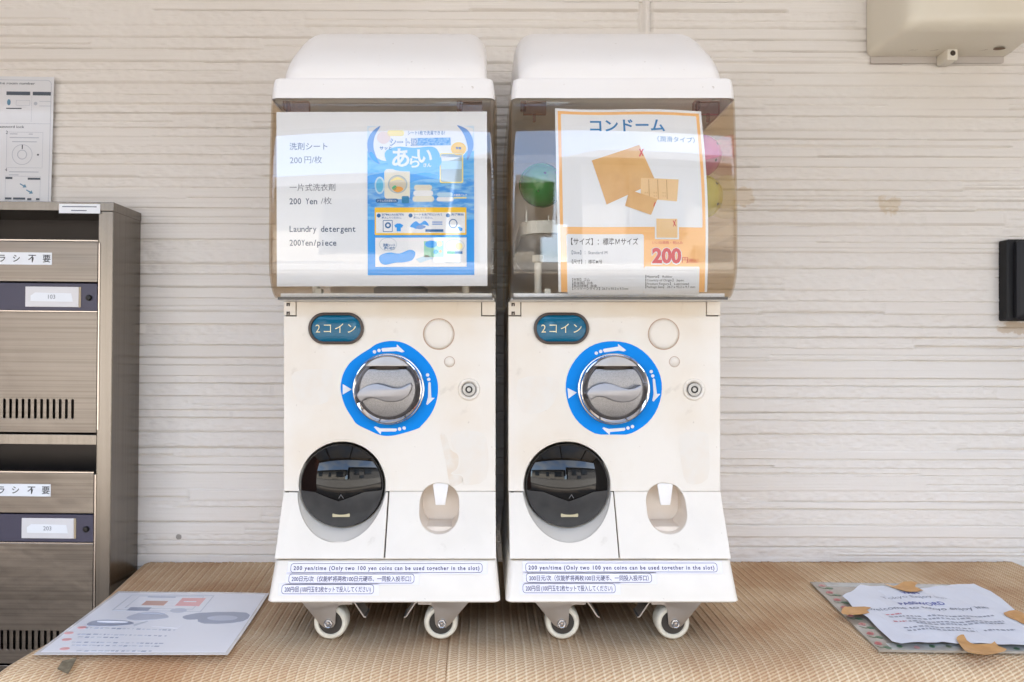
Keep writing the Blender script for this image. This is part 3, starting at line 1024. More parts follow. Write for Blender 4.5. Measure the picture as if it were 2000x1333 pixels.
    for i in range(1, rings + 1):
        k = i / rings
        for x, h in o2: V.append((bcx + (x - bcx) * k, by(k), bch + (h - bch) * k))
    V.append((bcx, by(0), bch)); c0 = len(V) - 1
    for i in range(rings - 1):
        for j in range(n): F.append((i * n + j, i * n + (j + 1) % n, (i + 1) * n + (j + 1) % n, (i + 1) * n + j))
    for j in range(n): F.append((c0, j, (j + 1) % n))
    g.add(V, F, M_badge)
    g.build('badge_lens', bd, smooth=60)
    g = Geo(XF)
    V, F = text2d('2コイン', .0168, 0, 0, 'CENTER', -0.004, width=.0590, spacing=1.3)
    g.add([(bcx + x, Yb - .0041, bch - .0060 + h) for x, h in V], F, M_cream)
    g.build('badge_lettering', bd)
    # ---- round blank button, small plug, lock
    def lat(name, px, py, prof, m, par=T, sm=40, n=48):
        x0, h0 = LX(px, Y_P), LH(py, Y_P)
        V, F = lathe(prof, n)
        g = Geo(XF); g.add([(x0 + a, Y_P - d, h0 + b) for a, b, d in V], F, m)
        return g.build(name, par, smooth=sm)
    bt = lat('round_cap', 857, 653, [(.0001, .0042), (.012, .0040), (.018, .0034), (.0208, .0022), (.0218, .0004), (.0218, -.002)], M_white, sm=60)
    lat('cap_groove', 857, 653, [(.0216, .00035), (.0233, .00035)], mat('groove_tan', rgb(186, 158, 134), 0.6), bt)
    pl = lat('plug_cap', 878, 707, [(.0001, .0012), (.0066, .0011), (.0072, .0003)], M_white, sm=60)
    lat('plug_groove', 878, 707, [(.0072, .00035), (.0080, .00035)], mat('groove_tan', rgb(186, 158, 134), 0.6), pl)
    lk = lat('lock_socket', 916, 761, [(.0090, -.003), (.0112, .0018), (.0140, .0030), (.0156, .0022), (.0166, .0002)], M_white, sm=60)
    lc = lat('lock_cylinder', 916, 761, [(.0001, .0038), (.0030, .0038), (.0030, .0015), (.0054, .0015), (.0054, .0040), (.0092, .0038), (.0102, .0026), (.0102, -.001)], mat('lock_zinc', (0.30, 0.30, 0.30), 0.28, metal=0.9), lk)
    lat('keyway', 916, 761, [(.0031, .0019), (.0053, .0019)], mat('lock_black', (0.008, 0.008, 0.008), 0.5), lk)
    # ---- blue ring sticker
    zx = lambda X: LX(530 + X / 4.1667, Y_P); zh = lambda Z: LH(570 + Z / 4.1667, Y_P)
    dcx, dch = zx(955), zh(792)
    rot = math.radians(opt['ring_rot'])
    def ring_pt(p):
        x, h = p[0] - dcx, p[1] - dch
        return (dcx + x * math.cos(rot) - h * math.sin(rot), dch + x * math.sin(rot) + h * math.cos(rot))
    if opt['ring'] == 'rough':
        outer = [(960, 402), (1060, 412), (1150, 455), (1240, 530), (1310, 620), (1350, 720), (1356, 820), (1335, 920), (1290, 1010), (1222, 1090), (1190, 1115), (1080, 1150), (980, 1172), (890, 1168), (800, 1130), (700, 1080), (660, 1030), (600, 930), (568, 820), (568, 740), (590, 660), (640, 580), (720, 515), (800, 465), (860, 425)]
        outer = spline([(zx(a), zh(b)) for a, b in outer], 4)
    else:
        outer = []
        for k in range(48):
            a = 2 * math.pi * k / 48
            rr_ = .0708 * (1 + .006 * math.sin(3 * a + 1) + .004 * math.sin(7 * a))
            outer.append((dcx + rr_ * math.cos(a), max(dch + rr_ * math.sin(a), dch - .0672)))
    g = Geo(XF)
    inner = ell(dcx, dch, .0520, n=64)
    V, F = fill([outer, inner[::-1]])
    g.add([(x, Y_P - .0005, h) for x, h in V], F, M_blue)
    marks = [[(895, 470), (903, 460), (1022, 452), (1022, 430), (1085, 488), (1065, 495), (1020, 484), (905, 489)],
             [(1278, 742), (1286, 734), (1297, 742), (1302, 862), (1330, 865), (1270, 922), (1260, 914), (1275, 860)],
             [(1020, 1114), (1022, 1130), (1010, 1138), (895, 1138), (890, 1162), (835, 1102), (848, 1095), (888, 1112)],
             [(582, 752), (655, 795), (582, 838)]]
    for dx_, dz_ in ((840, 490), (877, 479), (1272, 678), (1281, 714), (1081, 1110), (1044, 1118)):
        marks.append(ell(dx_, dz_, 14, n=16))
    for mk in marks:
        V, F = fill([(zx(a), zh(b)) for a, b in mk])
        V = [ring_pt(p) for p in V]
        g.add([(x, Y_P - .0008, h) for x, h in V], F, M_paperw)
    g.build('turn_sticker', T)
    # ---- coin dial
    V, F = lathe([(.0525, -.001), (.0525, .0022), (.0512, .0030), (.0508, .0030), (.0508, .0130), (.0498, .0150), (.0485, .0155), (.0420, .0120), (.0405, .0100), (.0405, .0060)], 72)
    g = Geo(XF); g.add([(dcx + a, Y_P - d, dch + b) for a, b, d in V], F, M_chrome)
    dial = g.build('dial_bezel', T, smooth=35)
    chord = .0335
    disc = [p for p in ell(0, 0, .0403, n=96)]
    disc = [(x, min(h, chord - .004)) for x, h in disc]
    V, F = plate(disc, .006, .0010)
    g = Geo(XF); g.add([(dcx + x, Y_P - .0060 - d, dch + h) for x, h, d in V], F, M_cast)
    g.build('dial_face', dial, smooth=40)
    g = Geo(XF)
    V, F = lathe([(.0001, .0062), (.0405, .0062)], 64)
    g.add([(dcx + a, Y_P - d, dch + b) for a, b, d in V], F, M_gap)
    seg = [(x, h) for x, h in ell(0, 0, .0478, n=120) if h > chord]
    seg.sort(key=lambda p: p[0])
    V, F = plate([(p[0] * .92, p[1]) for p in seg], .004, .0008)
    g.add([(dcx + x, Y_P - .0118 - d, dch + h) for x, h, d in V], F, M_steel)
    g.add([(dcx - .0165, Y_P - .0160, dch + chord - .0038), (dcx + .0165, Y_P - .0160, dch + chord - .0038), (dcx + .0165, Y_P - .0160, dch + chord + .0004), (dcx - .0165, Y_P - .0160, dch + chord + .0004)], [(0, 1, 2, 3)], M_gap)
    g.build('coin_slot', dial, smooth=40)
    hpts = [(722, 835), (742, 798), (780, 768), (830, 748), (880, 742), (930, 751), (985, 768), (1040, 777), (1090, 768), (1130, 745), (1150, 742), (1157, 762), (1148, 800),
            (1120, 845), (1075, 874), (1010, 888), (950, 884), (890, 866), (840, 855), (795, 860), (758, 884), (738, 868)]
    hp = spline([(zx(a) - dcx, zh(b) - dch) for a, b in hpts], 4)
    hr = math.radians(opt['dial_rot'])
    hp = [(x * math.cos(hr) - h * math.sin(hr), x * math.sin(hr) + h * math.cos(hr)) for x, h in hp]
    V, F = plate(hp, .016, .0018)
    g = Geo(XF); g.add([(dcx + x, Y_P - .0105 - d, dch + h) for x, h, d in V], F, M_grip)
    g.build('dial_grip', dial, smooth=40)
    # ---- old sticker residue
    for poly, mm in opt['residue']:
        g = Geo(XF)
        V, F = fill([(px / FPX * (Y_P if py < 960 else .975), LH(py, Y_P if py < 955 else surf(LH(py, .98)))) for px, py in poly])
        g.add([(x, surf(h) - .0004, h) for x, h in V], F, mm)
        g.build('sticker_residue', T)
    # ---- hood window (bent acrylic, three sides)
    g = Geo(XF)
    hs = [0.0735, 0.0738, 0.0745, .076, .078, .081, .085, .09, .096, .103, .112, .12] + [.12 + (.352 - .12) * k / 14 for k in range(1, 15)]
    rows = []
    for H in hs:
        yf = win_y(H)
        path = [(-WHW, 1.300), (-WHW, 1.15)]
        rc = .007
        for k in range(7):
            a = math.radians(180 + 90 * k / 6)
            path.append((-WHW + rc + rc * math.cos(a), yf + rc + rc * math.sin(a)))
        path.append((0, yf))
        path += [(-x, y) for x, y in path[:-1][::-1]]
        rows.append([(x, y, H) for x, y in path])
    n = len(rows[0])
    V = [p for r_ in rows for p in r_]
    F = [(i * n + k, i * n + k + 1, (i + 1) * n + k + 1, (i + 1) * n + k) for i in range(len(rows) - 1) for k in range(n - 1)]
    g.add(V, F, ACR)
    s2 = g.slot(ACR2)
    for q_ in range(len(F)):
        kk = q_ % (n - 1)
        if kk < 4 or kk > n - 6: g.mi[q_] = s2
    win = g.build('hood_window', T, smooth=50, normals=False)
    so_ = win.modifiers.new('thick', 'SOLIDIFY'); so_.thickness = .0024; so_.offset = 1
    g = Geo(XF)
    g.box(-.1535, .1535, .9665, 1.3, .0696, .0722, M_lid)
    g.box(-.1500, .1500, .9705, .9725, .0722, .0790, M_paper)  # added white lip, standing in for the bright reflection at the window foot
    g.build('hood_floor', T)
    g = Geo(XF)
    g.box(-.1515, .1515, .9610, .9662, .0695, .0733, mat('rail_grey', (0.10, 0.095, 0.09), 0.25))
    g.build('window_rail', T)
    g = Geo(XF); g.box(-.1520, .1520, 1.290, 1.2975, .0723, .352, M_dark); g.build('hood_back', T)
    for sx in (-1, 1):
        g = Geo(XF)
        xc = sx * .121
        g.box(xc - .016, xc + .016, .951, .960, .328, .346, M_clip)
        g.box(xc - .003, xc + .001, .949, .953, .316, .328, M_clip)
        g.box(xc - .020, xc - .012, .950, .962, .334, .346, M_clip)
        g.build('window_clip', T, bevel=.001)
    # ---- lid: rim and dome
    V, F = loft([sec(.3440, .9385, .1535, 1.309, .010), sec(.3445, .9370, .1545, 1.310, .010), sec(.358, .9385, .1536, 1.309, .009), sec(.3698, .9400, .1520, 1.308, .009), sec(.3722, .9408, .1512, 1.307, .009), sec(.3734, .9424, .1496, 1.306, .009), sec(.3738, .9445, .1475, 1.304, .009), sec(.3739, .956, .143, 1.30, .012)], cap=False)
    n = len(sec(0, 0, 1, 1))
    F.append(tuple(range(len(V) - n, len(V))))
    g = Geo(XF); g.add(V, F, M_lid)
    rim = g.build('lid_rim', T, smooth=50)
    sm_ = rim.modifiers.new('thick', 'SOLIDIFY'); sm_.thickness = .0022; sm_.offset = -1
    prof = spline([(.957, .3725), (.9587, .388), (.967, .405), (.987, .429), (1.012, .4515), (1.04, .4745), (1.07, .4935), (1.1, .506), (1.14, .5145), (1.2, .5195), (1.285, .5195), (1.297, .505), (1.3005, .47), (1.301, .3725)], 5, closed=False)
    hwd = .1430
    rc = .030
    NXd = 40
    V, F = [], []
    mp_ = len(prof)
    cyc, chc = 1.15, .372
    for i in range(NXd + 1):
        # cross position with rounded shoulder
        t = -1 + 2 * i / NXd
        a = abs(t)
        if a < 0.6:
            x = a / .6 * (hwd - rc); shr = 0.0
        else:
            q = (a - .6) / .4 * math.pi / 2
            x = hwd - rc + rc * math.sin(q); shr = rc * (1 - math.cos(q))
        for j, (y, h) in enumerate(prof):
            lift = min(1.0, (h - .3725) / .05)
            f = max(0.0, 1 - shr / .15 * lift)
            yy = y + (shr * .42 if y < 1.15 else -shr * .3) * (1 if h > .38 else .55)
            hh2 = .3725 + (h - .3725) * (1 - shr / .13)
            V.append((math.copysign(x, t), yy, hh2))
    for i in range(NXd):
        for j in range(mp_ - 1):
            a = i * mp_ + j
            F.append((a, a + 1, a + mp_ + 1, a + mp_))
    F.append(tuple(range(mp_)))
    F.append(tuple(NXd * mp_ + j for j in range(mp_)))
    g = Geo(XF); g.add(V, F, M_lid)
    g.build('lid_dome', T, smooth=55)
    # ---- capsule tray inside the hood
    g = Geo(XF)
    V, F = loft([[(x, y, h) for x, y in rrect(-.138, 1.0 - 0, .138, 1.285, .03)] for h in (.170, .1885)])
    g.add(V, F, M_tray)
    for k in range(9):
        xx = -.130 + k * .0325
        g.box(xx - .0008, xx + .0008, .9995, 1.003, .186, .2025 - (k % 2) * .006, M_tray)
    tr = g.build('capsule_tray', T)
    g = Geo(XF)
    V, F = loft([[(x, y, h) for x, y in rrect(-w_, 1.005 + d_, w_, 1.28 - d_, .04)] for h, w_, d_ in ((.1695, .136, 0), (.155, .134, .004), (.143, .126, .014), (.139, .120, .02))])
    g.add(V, F, M_trayg)
    g.build('tray_bowl', tr, smooth=50)
    for xx in (-.1115, .1115):
        g = Geo(XF)
        V, F = lathe([(.0055, .0722), (.0055, .128), (.0085, .130), (.0085, .1395)], 20)
        g.add([(xx + a, 1.02 + b, d) for a, b, d in V], F, M_tray)
        g.build('tray_post', tr, smooth=40)
    g = Geo(XF)
    V, F = lathe([(.045, .0722), (.045, .10), (.03, .11), (.03, .1395)], 32)
    g.add([(a, 1.14 + b, d) for a, b, d in V], F, M_trayg)
    g.build('tray_column', tr, smooth=40)
    for xx in (-.129, -.10, -.09, .095, .12):
        g = Geo(XF)
        g.box(xx - .004, xx + .004, .985, 1.0, .0723, .083 + .004 * math.sin(xx * 300), M_tray)
        g.build('tray_stop', tr)
    return T

EN = '200 yen/time (Only two 100 yen coins can be used together in the slot)'
CN = '200日元/次（仅能够将两枚100日元硬币、一同投入投币口）'
JP = '200円/回 (100円玉を2枚セットで投入してください)'
M_res1 = mat('tape_residue', (0.76, 0.665, 0.55), 0.5, noise=(60, (0.79, 0.74, 0.665), 1.0, 6))
M_res2 = mat('paper_residue', (0.80, 0.755, 0.685), 0.55, noise=(45, (0.80, 0.735, 0.645), 1.0, 6))
CP = VX + XL * FPX / 0.953                         # pixel of the left centre line at label depth
CPR = VX + XR * FPX / 0.953
c1 = VX + XL * FPX / Y_P
left = build_machine(XL, 'cream capsule machine with the blue laundry detergent poster in its window', 1, {
    'labels': [(567 - CP, 941 - CP, 1109, EN, 0, .0072), (564 - CP, 809 - CP, 1130, CN, 0, .0074), (551 - CP, 731 - CP, 1151, JP, 0, .0078)],
    'ring_rot': 0, 'ring': 'rough', 'dial_rot': 0,
    'residue': [(spline([(x - c1, y) for x, y in ((860, 850), (872, 852), (880, 878), (895, 890), (893, 915), (880, 926), (902, 930), (902, 943), (882, 950), (876, 935), (870, 900))], 3), M_res1),
                (spline([(x - c1, y) for x, y in ((884, 846), (925, 842), (950, 858), (950, 935), (905, 947), (904, 928), (884, 925), (897, 912), (898, 889), (884, 877))], 3), M_res2),
                (spline([(x - c1 + 6, y) for x, y in ((572, 1064), (590, 1066), (640, 1060), (700, 1058), (712, 1066), (690, 1078), (650, 1076), (630, 1082), (600, 1072))], 3), mat('glue_stain', (0.76, 0.70, 0.61), 0.5, noise=(50, (0.84, 0.79, 0.71), 1.0, 5))),
                (spline([(x - c1, y) for x, y in ((575, 727), (640, 722), (650, 740), (640, 785), (590, 790), (574, 760))], 3), M_res2)]})
c2 = VX + XR * FPX / Y_P
right = build_machine(XR, 'cream capsule machine with the orange bordered price poster in its window', 2, {
    'labels': [(1028 - CPR, 1402 - CPR, 1108, EN, 0, .0072), (1028 - CPR, 1273 - CPR, 1128.5, CN, 0, .0074), (1020 - CPR, 1201 - CPR, 1149, JP, 0, .0078)],
    'ring_rot': 5, 'ring': 'smooth', 'dial_rot': -4,
    'residue': [(spline([(x - c2, y) for x, y in ((1012, 742), (1080, 738), (1092, 760), (1070, 800), (1020, 805))], 3), M_res2),
                (spline([(x - c2 - 8, y) for x, y in ((1336, 850), (1385, 845), (1392, 870), (1390, 935), (1350, 944), (1338, 900))], 3), M_res2),
                (spline([(x - c2 - 9, y) for x, y in ((1037, 1069), (1060, 1066), (1110, 1067), (1160, 1066), (1174, 1071), (1168, 1078), (1110, 1082), (1050, 1081))], 3), mat('glue_stain', (0.74, 0.69, 0.60), 0.5, noise=(50, (0.80, 0.77, 0.72), 1.0, 5)))]})

# ------------------------------------------------------------------ posters inside the hood windows
def sheet_mapper(cx, corners, back):
    """corners: pixel corners tl, tr, br, bl ; uv 0..1 (u right, v up) -> world point just behind the window"""
    def f(u, v, lift=0.0):
        tl, tr, br, bl = corners
        px = (tl[0] * (1 - u) + tr[0] * u) * v + (bl[0] * (1 - u) + br[0] * u) * (1 - v)
        bulge = math.sin(math.pi * v) * (u * 7 - (1 - u) * 0.0) if back == 'wavy' else 0
        py = (tl[1] * (1 - u) + tr[1] * u) * v + (bl[1] * (1 - u) + br[1] * u) * (1 - v)
        if back == 'wavy':
            py += 1.6 * math.sin(u * 7.0) * v
        px += bulge
        Y = 0.94
        for _ in range(4):
            H = (VY - py) / FPX * Y
            Y = win_y(max(H, .0765)) + .0034
        if back == 'wavy':
            Y += .0012 * (1 + math.sin(u * 9 + v * 4))
        return ((px - VX) / FPX * Y, Y - lift, ZC + (VY - py) / FPX * Y)
    return f

class Print:
    """flat print made of filled shapes, laid on a curved sheet.  coordinates: pixel positions of the photograph"""
    def __init__(self, quad, mapper):
        self.q = quad; self.m = mapper; self.g = Geo()
        self.x0 = (quad[0][0] + quad[3][0]) / 2; self.x1 = (quad[1][0] + quad[2][0]) / 2
        self.y0 = (quad[0][1] + quad[1][1]) / 2; self.y1 = (quad[3][1] + quad[2][1]) / 2
    def put(self, V, F, m, lift):
        pts = []
        for x, y in V:
            u = min(1.0, max(0.0, (x - self.x0) / (self.x1 - self.x0))); v = (-y - self.y1) / (self.y0 - self.y1)
            pts.append(self.m(u, v, lift))
        self.g.add(pts, F, m)
    def shape(self, outl, m, lift, step=7):
        if not isinstance(outl[0][0], (tuple, list, Vector)): outl = [outl]
        V, F = fill([[(x, -y) for x, y in o] for o in outl], step, 30)
        self.put(V, F, m, lift)
    def text(self, s, size, x, y, m, lift, align='LEFT', bold=0.0, width=None, spacing=1.0):
        V, F = text2d(s, size, x, -y, align, bold, width, spacing, step=6)
        self.put(V, F, m, lift)
    def mono(self, s, size, adv, x, y, m, lift, bold=0.0):
        V, F = mono2d(s, size, adv, x, -y, bold, step=6)
        self.put(V, F, m, lift)

L1, L2, L3, L4, L5 = .00025, .0005, .00075, .0010, .00125
# ---- left: laundry detergent sheet
q = [(540, 219), (951, 218), (952, 559), (541, 560)]
P = Print(q, sheet_mapper(XL, q, 'flat'))
P.shape(rect(540, 219, 951.5, 559.5), M_paper, 0)
P.text('洗剤シート', 15.5, 566, 292, M_txt, L1, width=74)
P.mono('200', 16.5, 8.2, 566, 319, M_txt2, L1); P.text('円/枚', 15.5, 595, 318, M_txt2, L1, width=34)
P.text('一片式洗衣剤', 15.5, 566, 372, M_txt2, L1, width=89)
P.mono('200 Yen', 16.5, 7.9, 565, 399, M_txt, L1, .012); P.text('/枚', 15, 627, 398, M_txt2, L1, width=21)
P.mono('Laundry detergent', 16.5, 7.65, 565, 453, M_txt, L1, .012)
P.mono('200Yen/piece', 16.5, 7.7, 565, 480, M_txt, L1, .012)
poster = P.g.build('laundry_poster', normals=False)
tag(poster, 'white laundry detergent poster inside the left machine window', 'poster')

# glued blue leaflet
fq = [(718, 247), (926, 247), (926, 538), (718, 538)]
mp0 = sheet_mapper(XL, q, 'flat')
def leaf_map(u, v, lift=0.0):
    px = 718 + 208 * u; py = 538 - 291 * v
    return mp0((px - 540.5) / 411, (559.5 - py) / 341, lift + .0004)
P = Print(fq, leaf_map)
B_mid = mat('print_blue', rgb(0, 158, 250), 0.4)
B_sky = mat('print_sky', rgb(120, 196, 252), 0.4, noise=((40, 1, 160), rgb(40, 160, 246), 0.9, 5))
B_lt = mat('print_pale', rgb(186, 222, 246), 0.4)
B_vio = mat('print_periwinkle', rgb(110, 158, 226), 0.4)
B_wh = mat('print_white', (0.86, 0.89, 0.93), 0.45)
B_ye = mat('print_yellow', rgb(250, 204, 40), 0.45)
B_pye = mat('print_pale_yellow', rgb(250, 236, 150), 0.45)
B_cr = mat('print_cream', rgb(232, 230, 214), 0.45)
B_gr = mat('print_green', rgb(70, 190, 140), 0.45)
B_or = mat('print_orange', rgb(240, 168, 70), 0.45)
B_dk = mat('print_navy', rgb(24, 104, 168), 0.45)
B_gy = mat('print_grey', rgb(170, 190, 200), 0.45)
P.shape(rect(718, 247, 926, 538), B_mid, 0)
P.shape(rect(718, 247, 926, 430), B_sky, L1)
P.shape(spline([(718, 345), (740, 340), (770, 335), (800, 342), (830, 338), (860, 345), (858, 350), (820, 352), (790, 360), (760, 352), (735, 358), (718, 358)], 3), B_mid, L2)
P.shape(spline([(718, 372), (760, 366), (820, 372), (880, 362), (926, 352), (926, 420), (880, 404), (820, 410), (760, 402), (718, 404)], 3), mat('print_wave', rgb(60, 152, 236), 0.4, noise=((60, 1, 200), rgb(150, 206, 246), 1.0, 5)), L2)
# white cloud banner with crescents
P.shape(rect(718, 247, 926, 296), mat('print_ice', rgb(214, 234, 252), 0.4), L1 + .0001)
P.shape(spline([(735, 248), (910, 248), (918, 275), (905, 305), (860, 318), (800, 316), (745, 314), (726, 290), (727, 265)], 4), B_wh, L3)
P.shape(spline([(744, 247), (728, 258), (719, 275), (719, 295), (726, 312), (743, 322), (735, 306), (730, 287), (733, 266)], 3), B_vio, L4)
P.shape(spline([(722, 300), (727, 312), (741, 321), (734, 308), (727, 298)], 3), B_mid, L5)
P.shape(spline([(893, 246), (912, 254), (923, 271), (924, 292), (912, 316), (914, 292), (909, 271), (902, 257)], 3), B_vio, L4)
P.shape(ell(750, 270, 13, 12), mat('print_pinkwhite', rgb(232, 214, 208), 0.45), L4)
P.shape(rrect(757, 256, 790, 267, 5), B_pye, L4)
P.text('シート1枚で洗濯できる!', 8.6, 797, 264, B_dk, L4, width=72, bold=.01)
P.text('シート型', 16, 761, 285, mat('print_deep', rgb(40, 120, 190), 0.45), L4, width=56, bold=.045)
P.text('シート型', 16, 761, 285, B_wh, L5, width=56, bold=-.005)
P.shape([(814, 271), (880, 270), (881, 285), (813, 286)], mat('print_band', rgb(70, 150, 224), 0.4, noise=((260, 1, 500), rgb(170, 208, 242), 1.0, 4)), L4)
P.text('サッと', 7, 742, 293, B_dk, L4, width=24, bold=.03)
# big soft title letters
P.shape(spline([(752, 300), (775, 288), (810, 290), (845, 288), (858, 300), (862, 322), (840, 334), (800, 336), (765, 330)], 4), mat('print_azure', rgb(110, 190, 252), 0.4), L4)
P.text('あ', 40, 763, 324, B_wh, L4 + .0002, bold=.028)
P.text('ら', 26, 797, 327, B_wh, L4 + .0002, bold=.028)
P.text('い', 34, 812, 318, B_wh, L4 + .0002, bold=.03)
P.text('さん', 8.5, 826, 327, B_wh, L4 + .0003, bold=.03)
P.shape(ell(896, 292, 15, 13), B_ye, L4)
P.text('特集', 5.5, 896, 293, B_dk, L5, 'CENTER', bold=.02)
P.shape([rrect(859, 300, 905, 359, 4), rrect(861.5, 302.5, 902.5, 356.5, 3)[::-1]], B_pye, L4)
P.shape(rrect(861.5, 302.5, 902.5, 356.5, 3), B_gy, L3)
P.shape(rect(862, 316, 902, 332), B_lt, L4)
# washing machine and clothes
P.shape(rrect(751, 331, 801, 390, 7), B_cr, L3)
P.shape([ell(742, 363, 10, 17), ell(742, 363, 7, 13.5)[::-1]], B_lt, L3)
P.shape(ell(742, 363, 7, 13.5), mat('print_aqua', rgb(96, 190, 232), 0.4), L3)
P.shape([ell(777, 361, 19, 18), ell(777, 361, 16.5, 15.5)[::-1]], B_gy, L4)
P.shape(ell(777, 361, 16.5, 15.5), mat('print_drum', rgb(214, 206, 186), 0.45), L4)
P.shape(spline([(768, 372), (774, 366), (783, 366), (788, 371), (778, 377)], 3), B_or, L5)
P.shape(spline([(766, 368), (772, 363), (776, 368), (770, 373)], 3), B_gr, L5)
P.shape(spline([(762, 356), (776, 347), (790, 354), (777, 352)], 3), B_pye, L5)
for k in range(3): P.shape(rrect(806 + k * 1.5, 384 - k * 11, 848 - k * 2, 395 - k * 11, 5), (B_cr, B_wh, B_cr)[k], L3)
for k in range(2): P.shape(rrect(853 + k, 386 - k * 9, 886 - k * 2, 394.5 - k * 9, 4), (B_wh, B_lt)[k], L3)
P.shape(rrect(734, 389, 778, 397, 4), B_dk, L4); P.text('ドラム式洗濯機 OK', 5, 738, 395, B_wh, L5, width=37)
P.shape(rrect(785, 384, 799, 398, 2), mat('print_teal', rgb(20, 130, 180), 0.45), L4)
P.text('お買得パック', 4.6, 886, 384, B_wh, L4, width=26, bold=.02)
P.shape(rect(886, 386.5, 911, 389), B_pye, L4)
# how to use box
P.shape(rrect(732, 406, 911, 460, 2), B_ye, L3)
P.shape(rect(734.5, 416, 908.5, 456), B_wh, L4)
P.text('使用方法', 6, 821, 413.5, B_pye, L4, 'CENTER', bold=.02)
for i, (x, t1, t2, w1, w2) in enumerate(((740, '洗濯物を入れた洗濯機を', '購入してください。', 43, 38), (802, 'シートを洗濯機にいれて', '購入してください。', 56, 37), (875, '洗濯開始', '', 25, 0))):
    P.shape(ell(x, 422, 4, 4, 16), B_dk, L5)
    P.text(t1, 4.6, x + 6, 422, B_dk, L5, width=w1, bold=.02)
    if t2: P.text(t2, 4.6, x + 6, 428, B_dk, L5, width=w2, bold=.02)
P.shape([rrect(748, 431, 767, 454, 1.5), rrect(749.2, 432.2, 765.8, 452.8, 1)[::-1]], B_dk, L5)
P.shape([ell(758, 441, 6, 6, 20), ell(758, 441, 3, 3, 20)[::-1]], B_dk, L5)
P.shape([(770, 441), (776, 437.5), (782, 437.5), (788, 441), (785, 446), (783, 445), (783, 453), (775, 453), (775, 445), (773, 446)], B_mid, L5)
P.shape(spline([(801, 443), (812, 433), (820, 438), (830, 432), (838, 442), (826, 440), (814, 448), (808, 446)], 3), B_mid, L5)
P.shape(spline([(812, 446), (820, 440), (832, 444), (822, 449)], 3), B_vio, L5 + .0001)
for yy in (434, 438): P.shape(rect(844, yy, 864, yy + 2), B_vio, L5)
P.shape(rect(831, 449, 866, 454), B_dk, L5)
P.shape([ell(885, 438, 8.5, 9, 24), ell(885, 438, 6.8, 7.3, 24)[::-1]], B_dk, L5)
P.shape(spline([(894, 444), (903, 447), (902, 452), (898, 452)], 3), B_mid, L5)
# lower product box
P.shape(rect(733, 465, 911, 522), B_wh, L3)
P.shape([ell(758, 478, 17, 13), ell(758, 478, 16.3, 12.3)[::-1]], B_gy, L4)
P.text('洗剤シート', 6.4, 748, 482, B_dk, L4, width=24, bold=.03); P.text('使い切り', 6, 750, 488, B_dk, L4, width=21, bold=.03)
P.shape(spline([(742, 500), (760, 494), (780, 496), (800, 489), (811, 494), (806, 508), (790, 513), (772, 514), (752, 518), (742, 512)], 4), B_mid, L4)
P.shape(rrect(828, 472, 866, 503, 1), mat('print_mint', rgb(150, 216, 190), 0.45), L4)
P.shape(ell(842, 478, 12, 7), B_mid, L5); P.shape(ell(858, 477, 6, 6, 20), B_pye, L5); P.shape(ell(851, 493, 4.5, 4.5, 16), B_mid, L5); P.shape(ell(860, 492, 3, 3, 12), B_or, L5)
P.shape([(812, 507), (834, 499), (846, 506), (820, 514)], B_lt, L4)
P.shape([ell(888, 481, 19, 12.5), ell(888, 481, 18.3, 11.8)[::-1]], B_gy, L4)
P.shape(ell(896, 482, 7, 7, 20), B_pye, L4 + .0001)
P.shape(rect(873, 492, 903, 497), B_gr, L5); P.shape(rect(888, 492, 903, 497), B_dk, L5 + .0001)
for yy, w in ((504, 18), (507, 8), (511, 26), (514, 30)): P.shape(rect(870, yy, 870 + w, yy + .9), B_gy, L4)
fl = P.g.build('blue_leaflet', poster, normals=False)

# ---- right: price poster with an orange border
q = [(1084, 212), (1369, 217), (1381, 571), (1091, 571)]
P = Print(q, sheet_mapper(XR, q, 'wavy'))
x0, x1, y0, y1 = P.x0, P.x1, P.y0, P.y1
O_mid = mat('poster_orange', rgb(252, 196, 128), 0.5)
O_wh = mat('poster_white', (0.84, 0.88, 0.93), 0.5)
O_bl = mat('poster_blue', rgb(44, 128, 190), 0.5)
O_tan = mat('print_tan', rgb(228, 184, 122), 0.55, noise=(40, rgb(216, 166, 104), 0.6, 4))
O_tan2 = mat('print_tan_pale', rgb(240, 204, 150), 0.55)
O_br = mat('print_brown', rgb(196, 150, 96), 0.55)
O_red = mat('print_red', rgb(206, 36, 50), 0.5)
P.shape(rect(x0, y0, x1, y1), B_wh, 0)
P.shape(rect(x0 + 5, y0 + 5, x1 - 5, y1 - .5), O_mid, L1)
P.shape(rrect(x0 + 11, y0 + 10.5, x1 - 11, 444, 2), O_wh, L2)
P.text('コンドーム', 27, 1228, 256, O_bl, L3, 'CENTER', bold=.022, width=146)
P.text('（潤滑タイプ）', 11.5, 1321, 277, O_bl, L3, 'CENTER', width=72)
# plain tan packets
P.shape([(1155, 313), (1250, 283), (1279, 358), (1181, 402)], O_wh, L3)
P.shape([(1156, 314), (1249, 284.5), (1277.5, 357), (1182, 400)], O_tan, L3 + .0001)
P.shape([(1248, 293), (1250, 292), (1256, 306), (1254, 306)], O_red, L4); P.shape([(1255, 292), (1257, 293), (1249, 308), (1247, 306)], O_red, L4)
P.shape([(1249, 349), (1321, 351), (1316, 394), (1247, 389)], O_tan2, L4)
for k in range(3):
    P.shape(rect(1263 + k * 17, 352, 1264.2 + k * 17, 390), O_br, L5)
    for j in range(4): P.shape(ell(1256 + k * 17 + (j % 2) * 4, 384 - (j // 2) * 6, .9, .9, 8), O_br, L5)
P.shape([(1226, 372), (1279, 390), (1266, 421), (1217, 403)], O_tan, L5)
P.shape([(1274, 396), (1275.5, 396.5), (1272, 405), (1270.5, 404)], O_red, L5 + .0002)
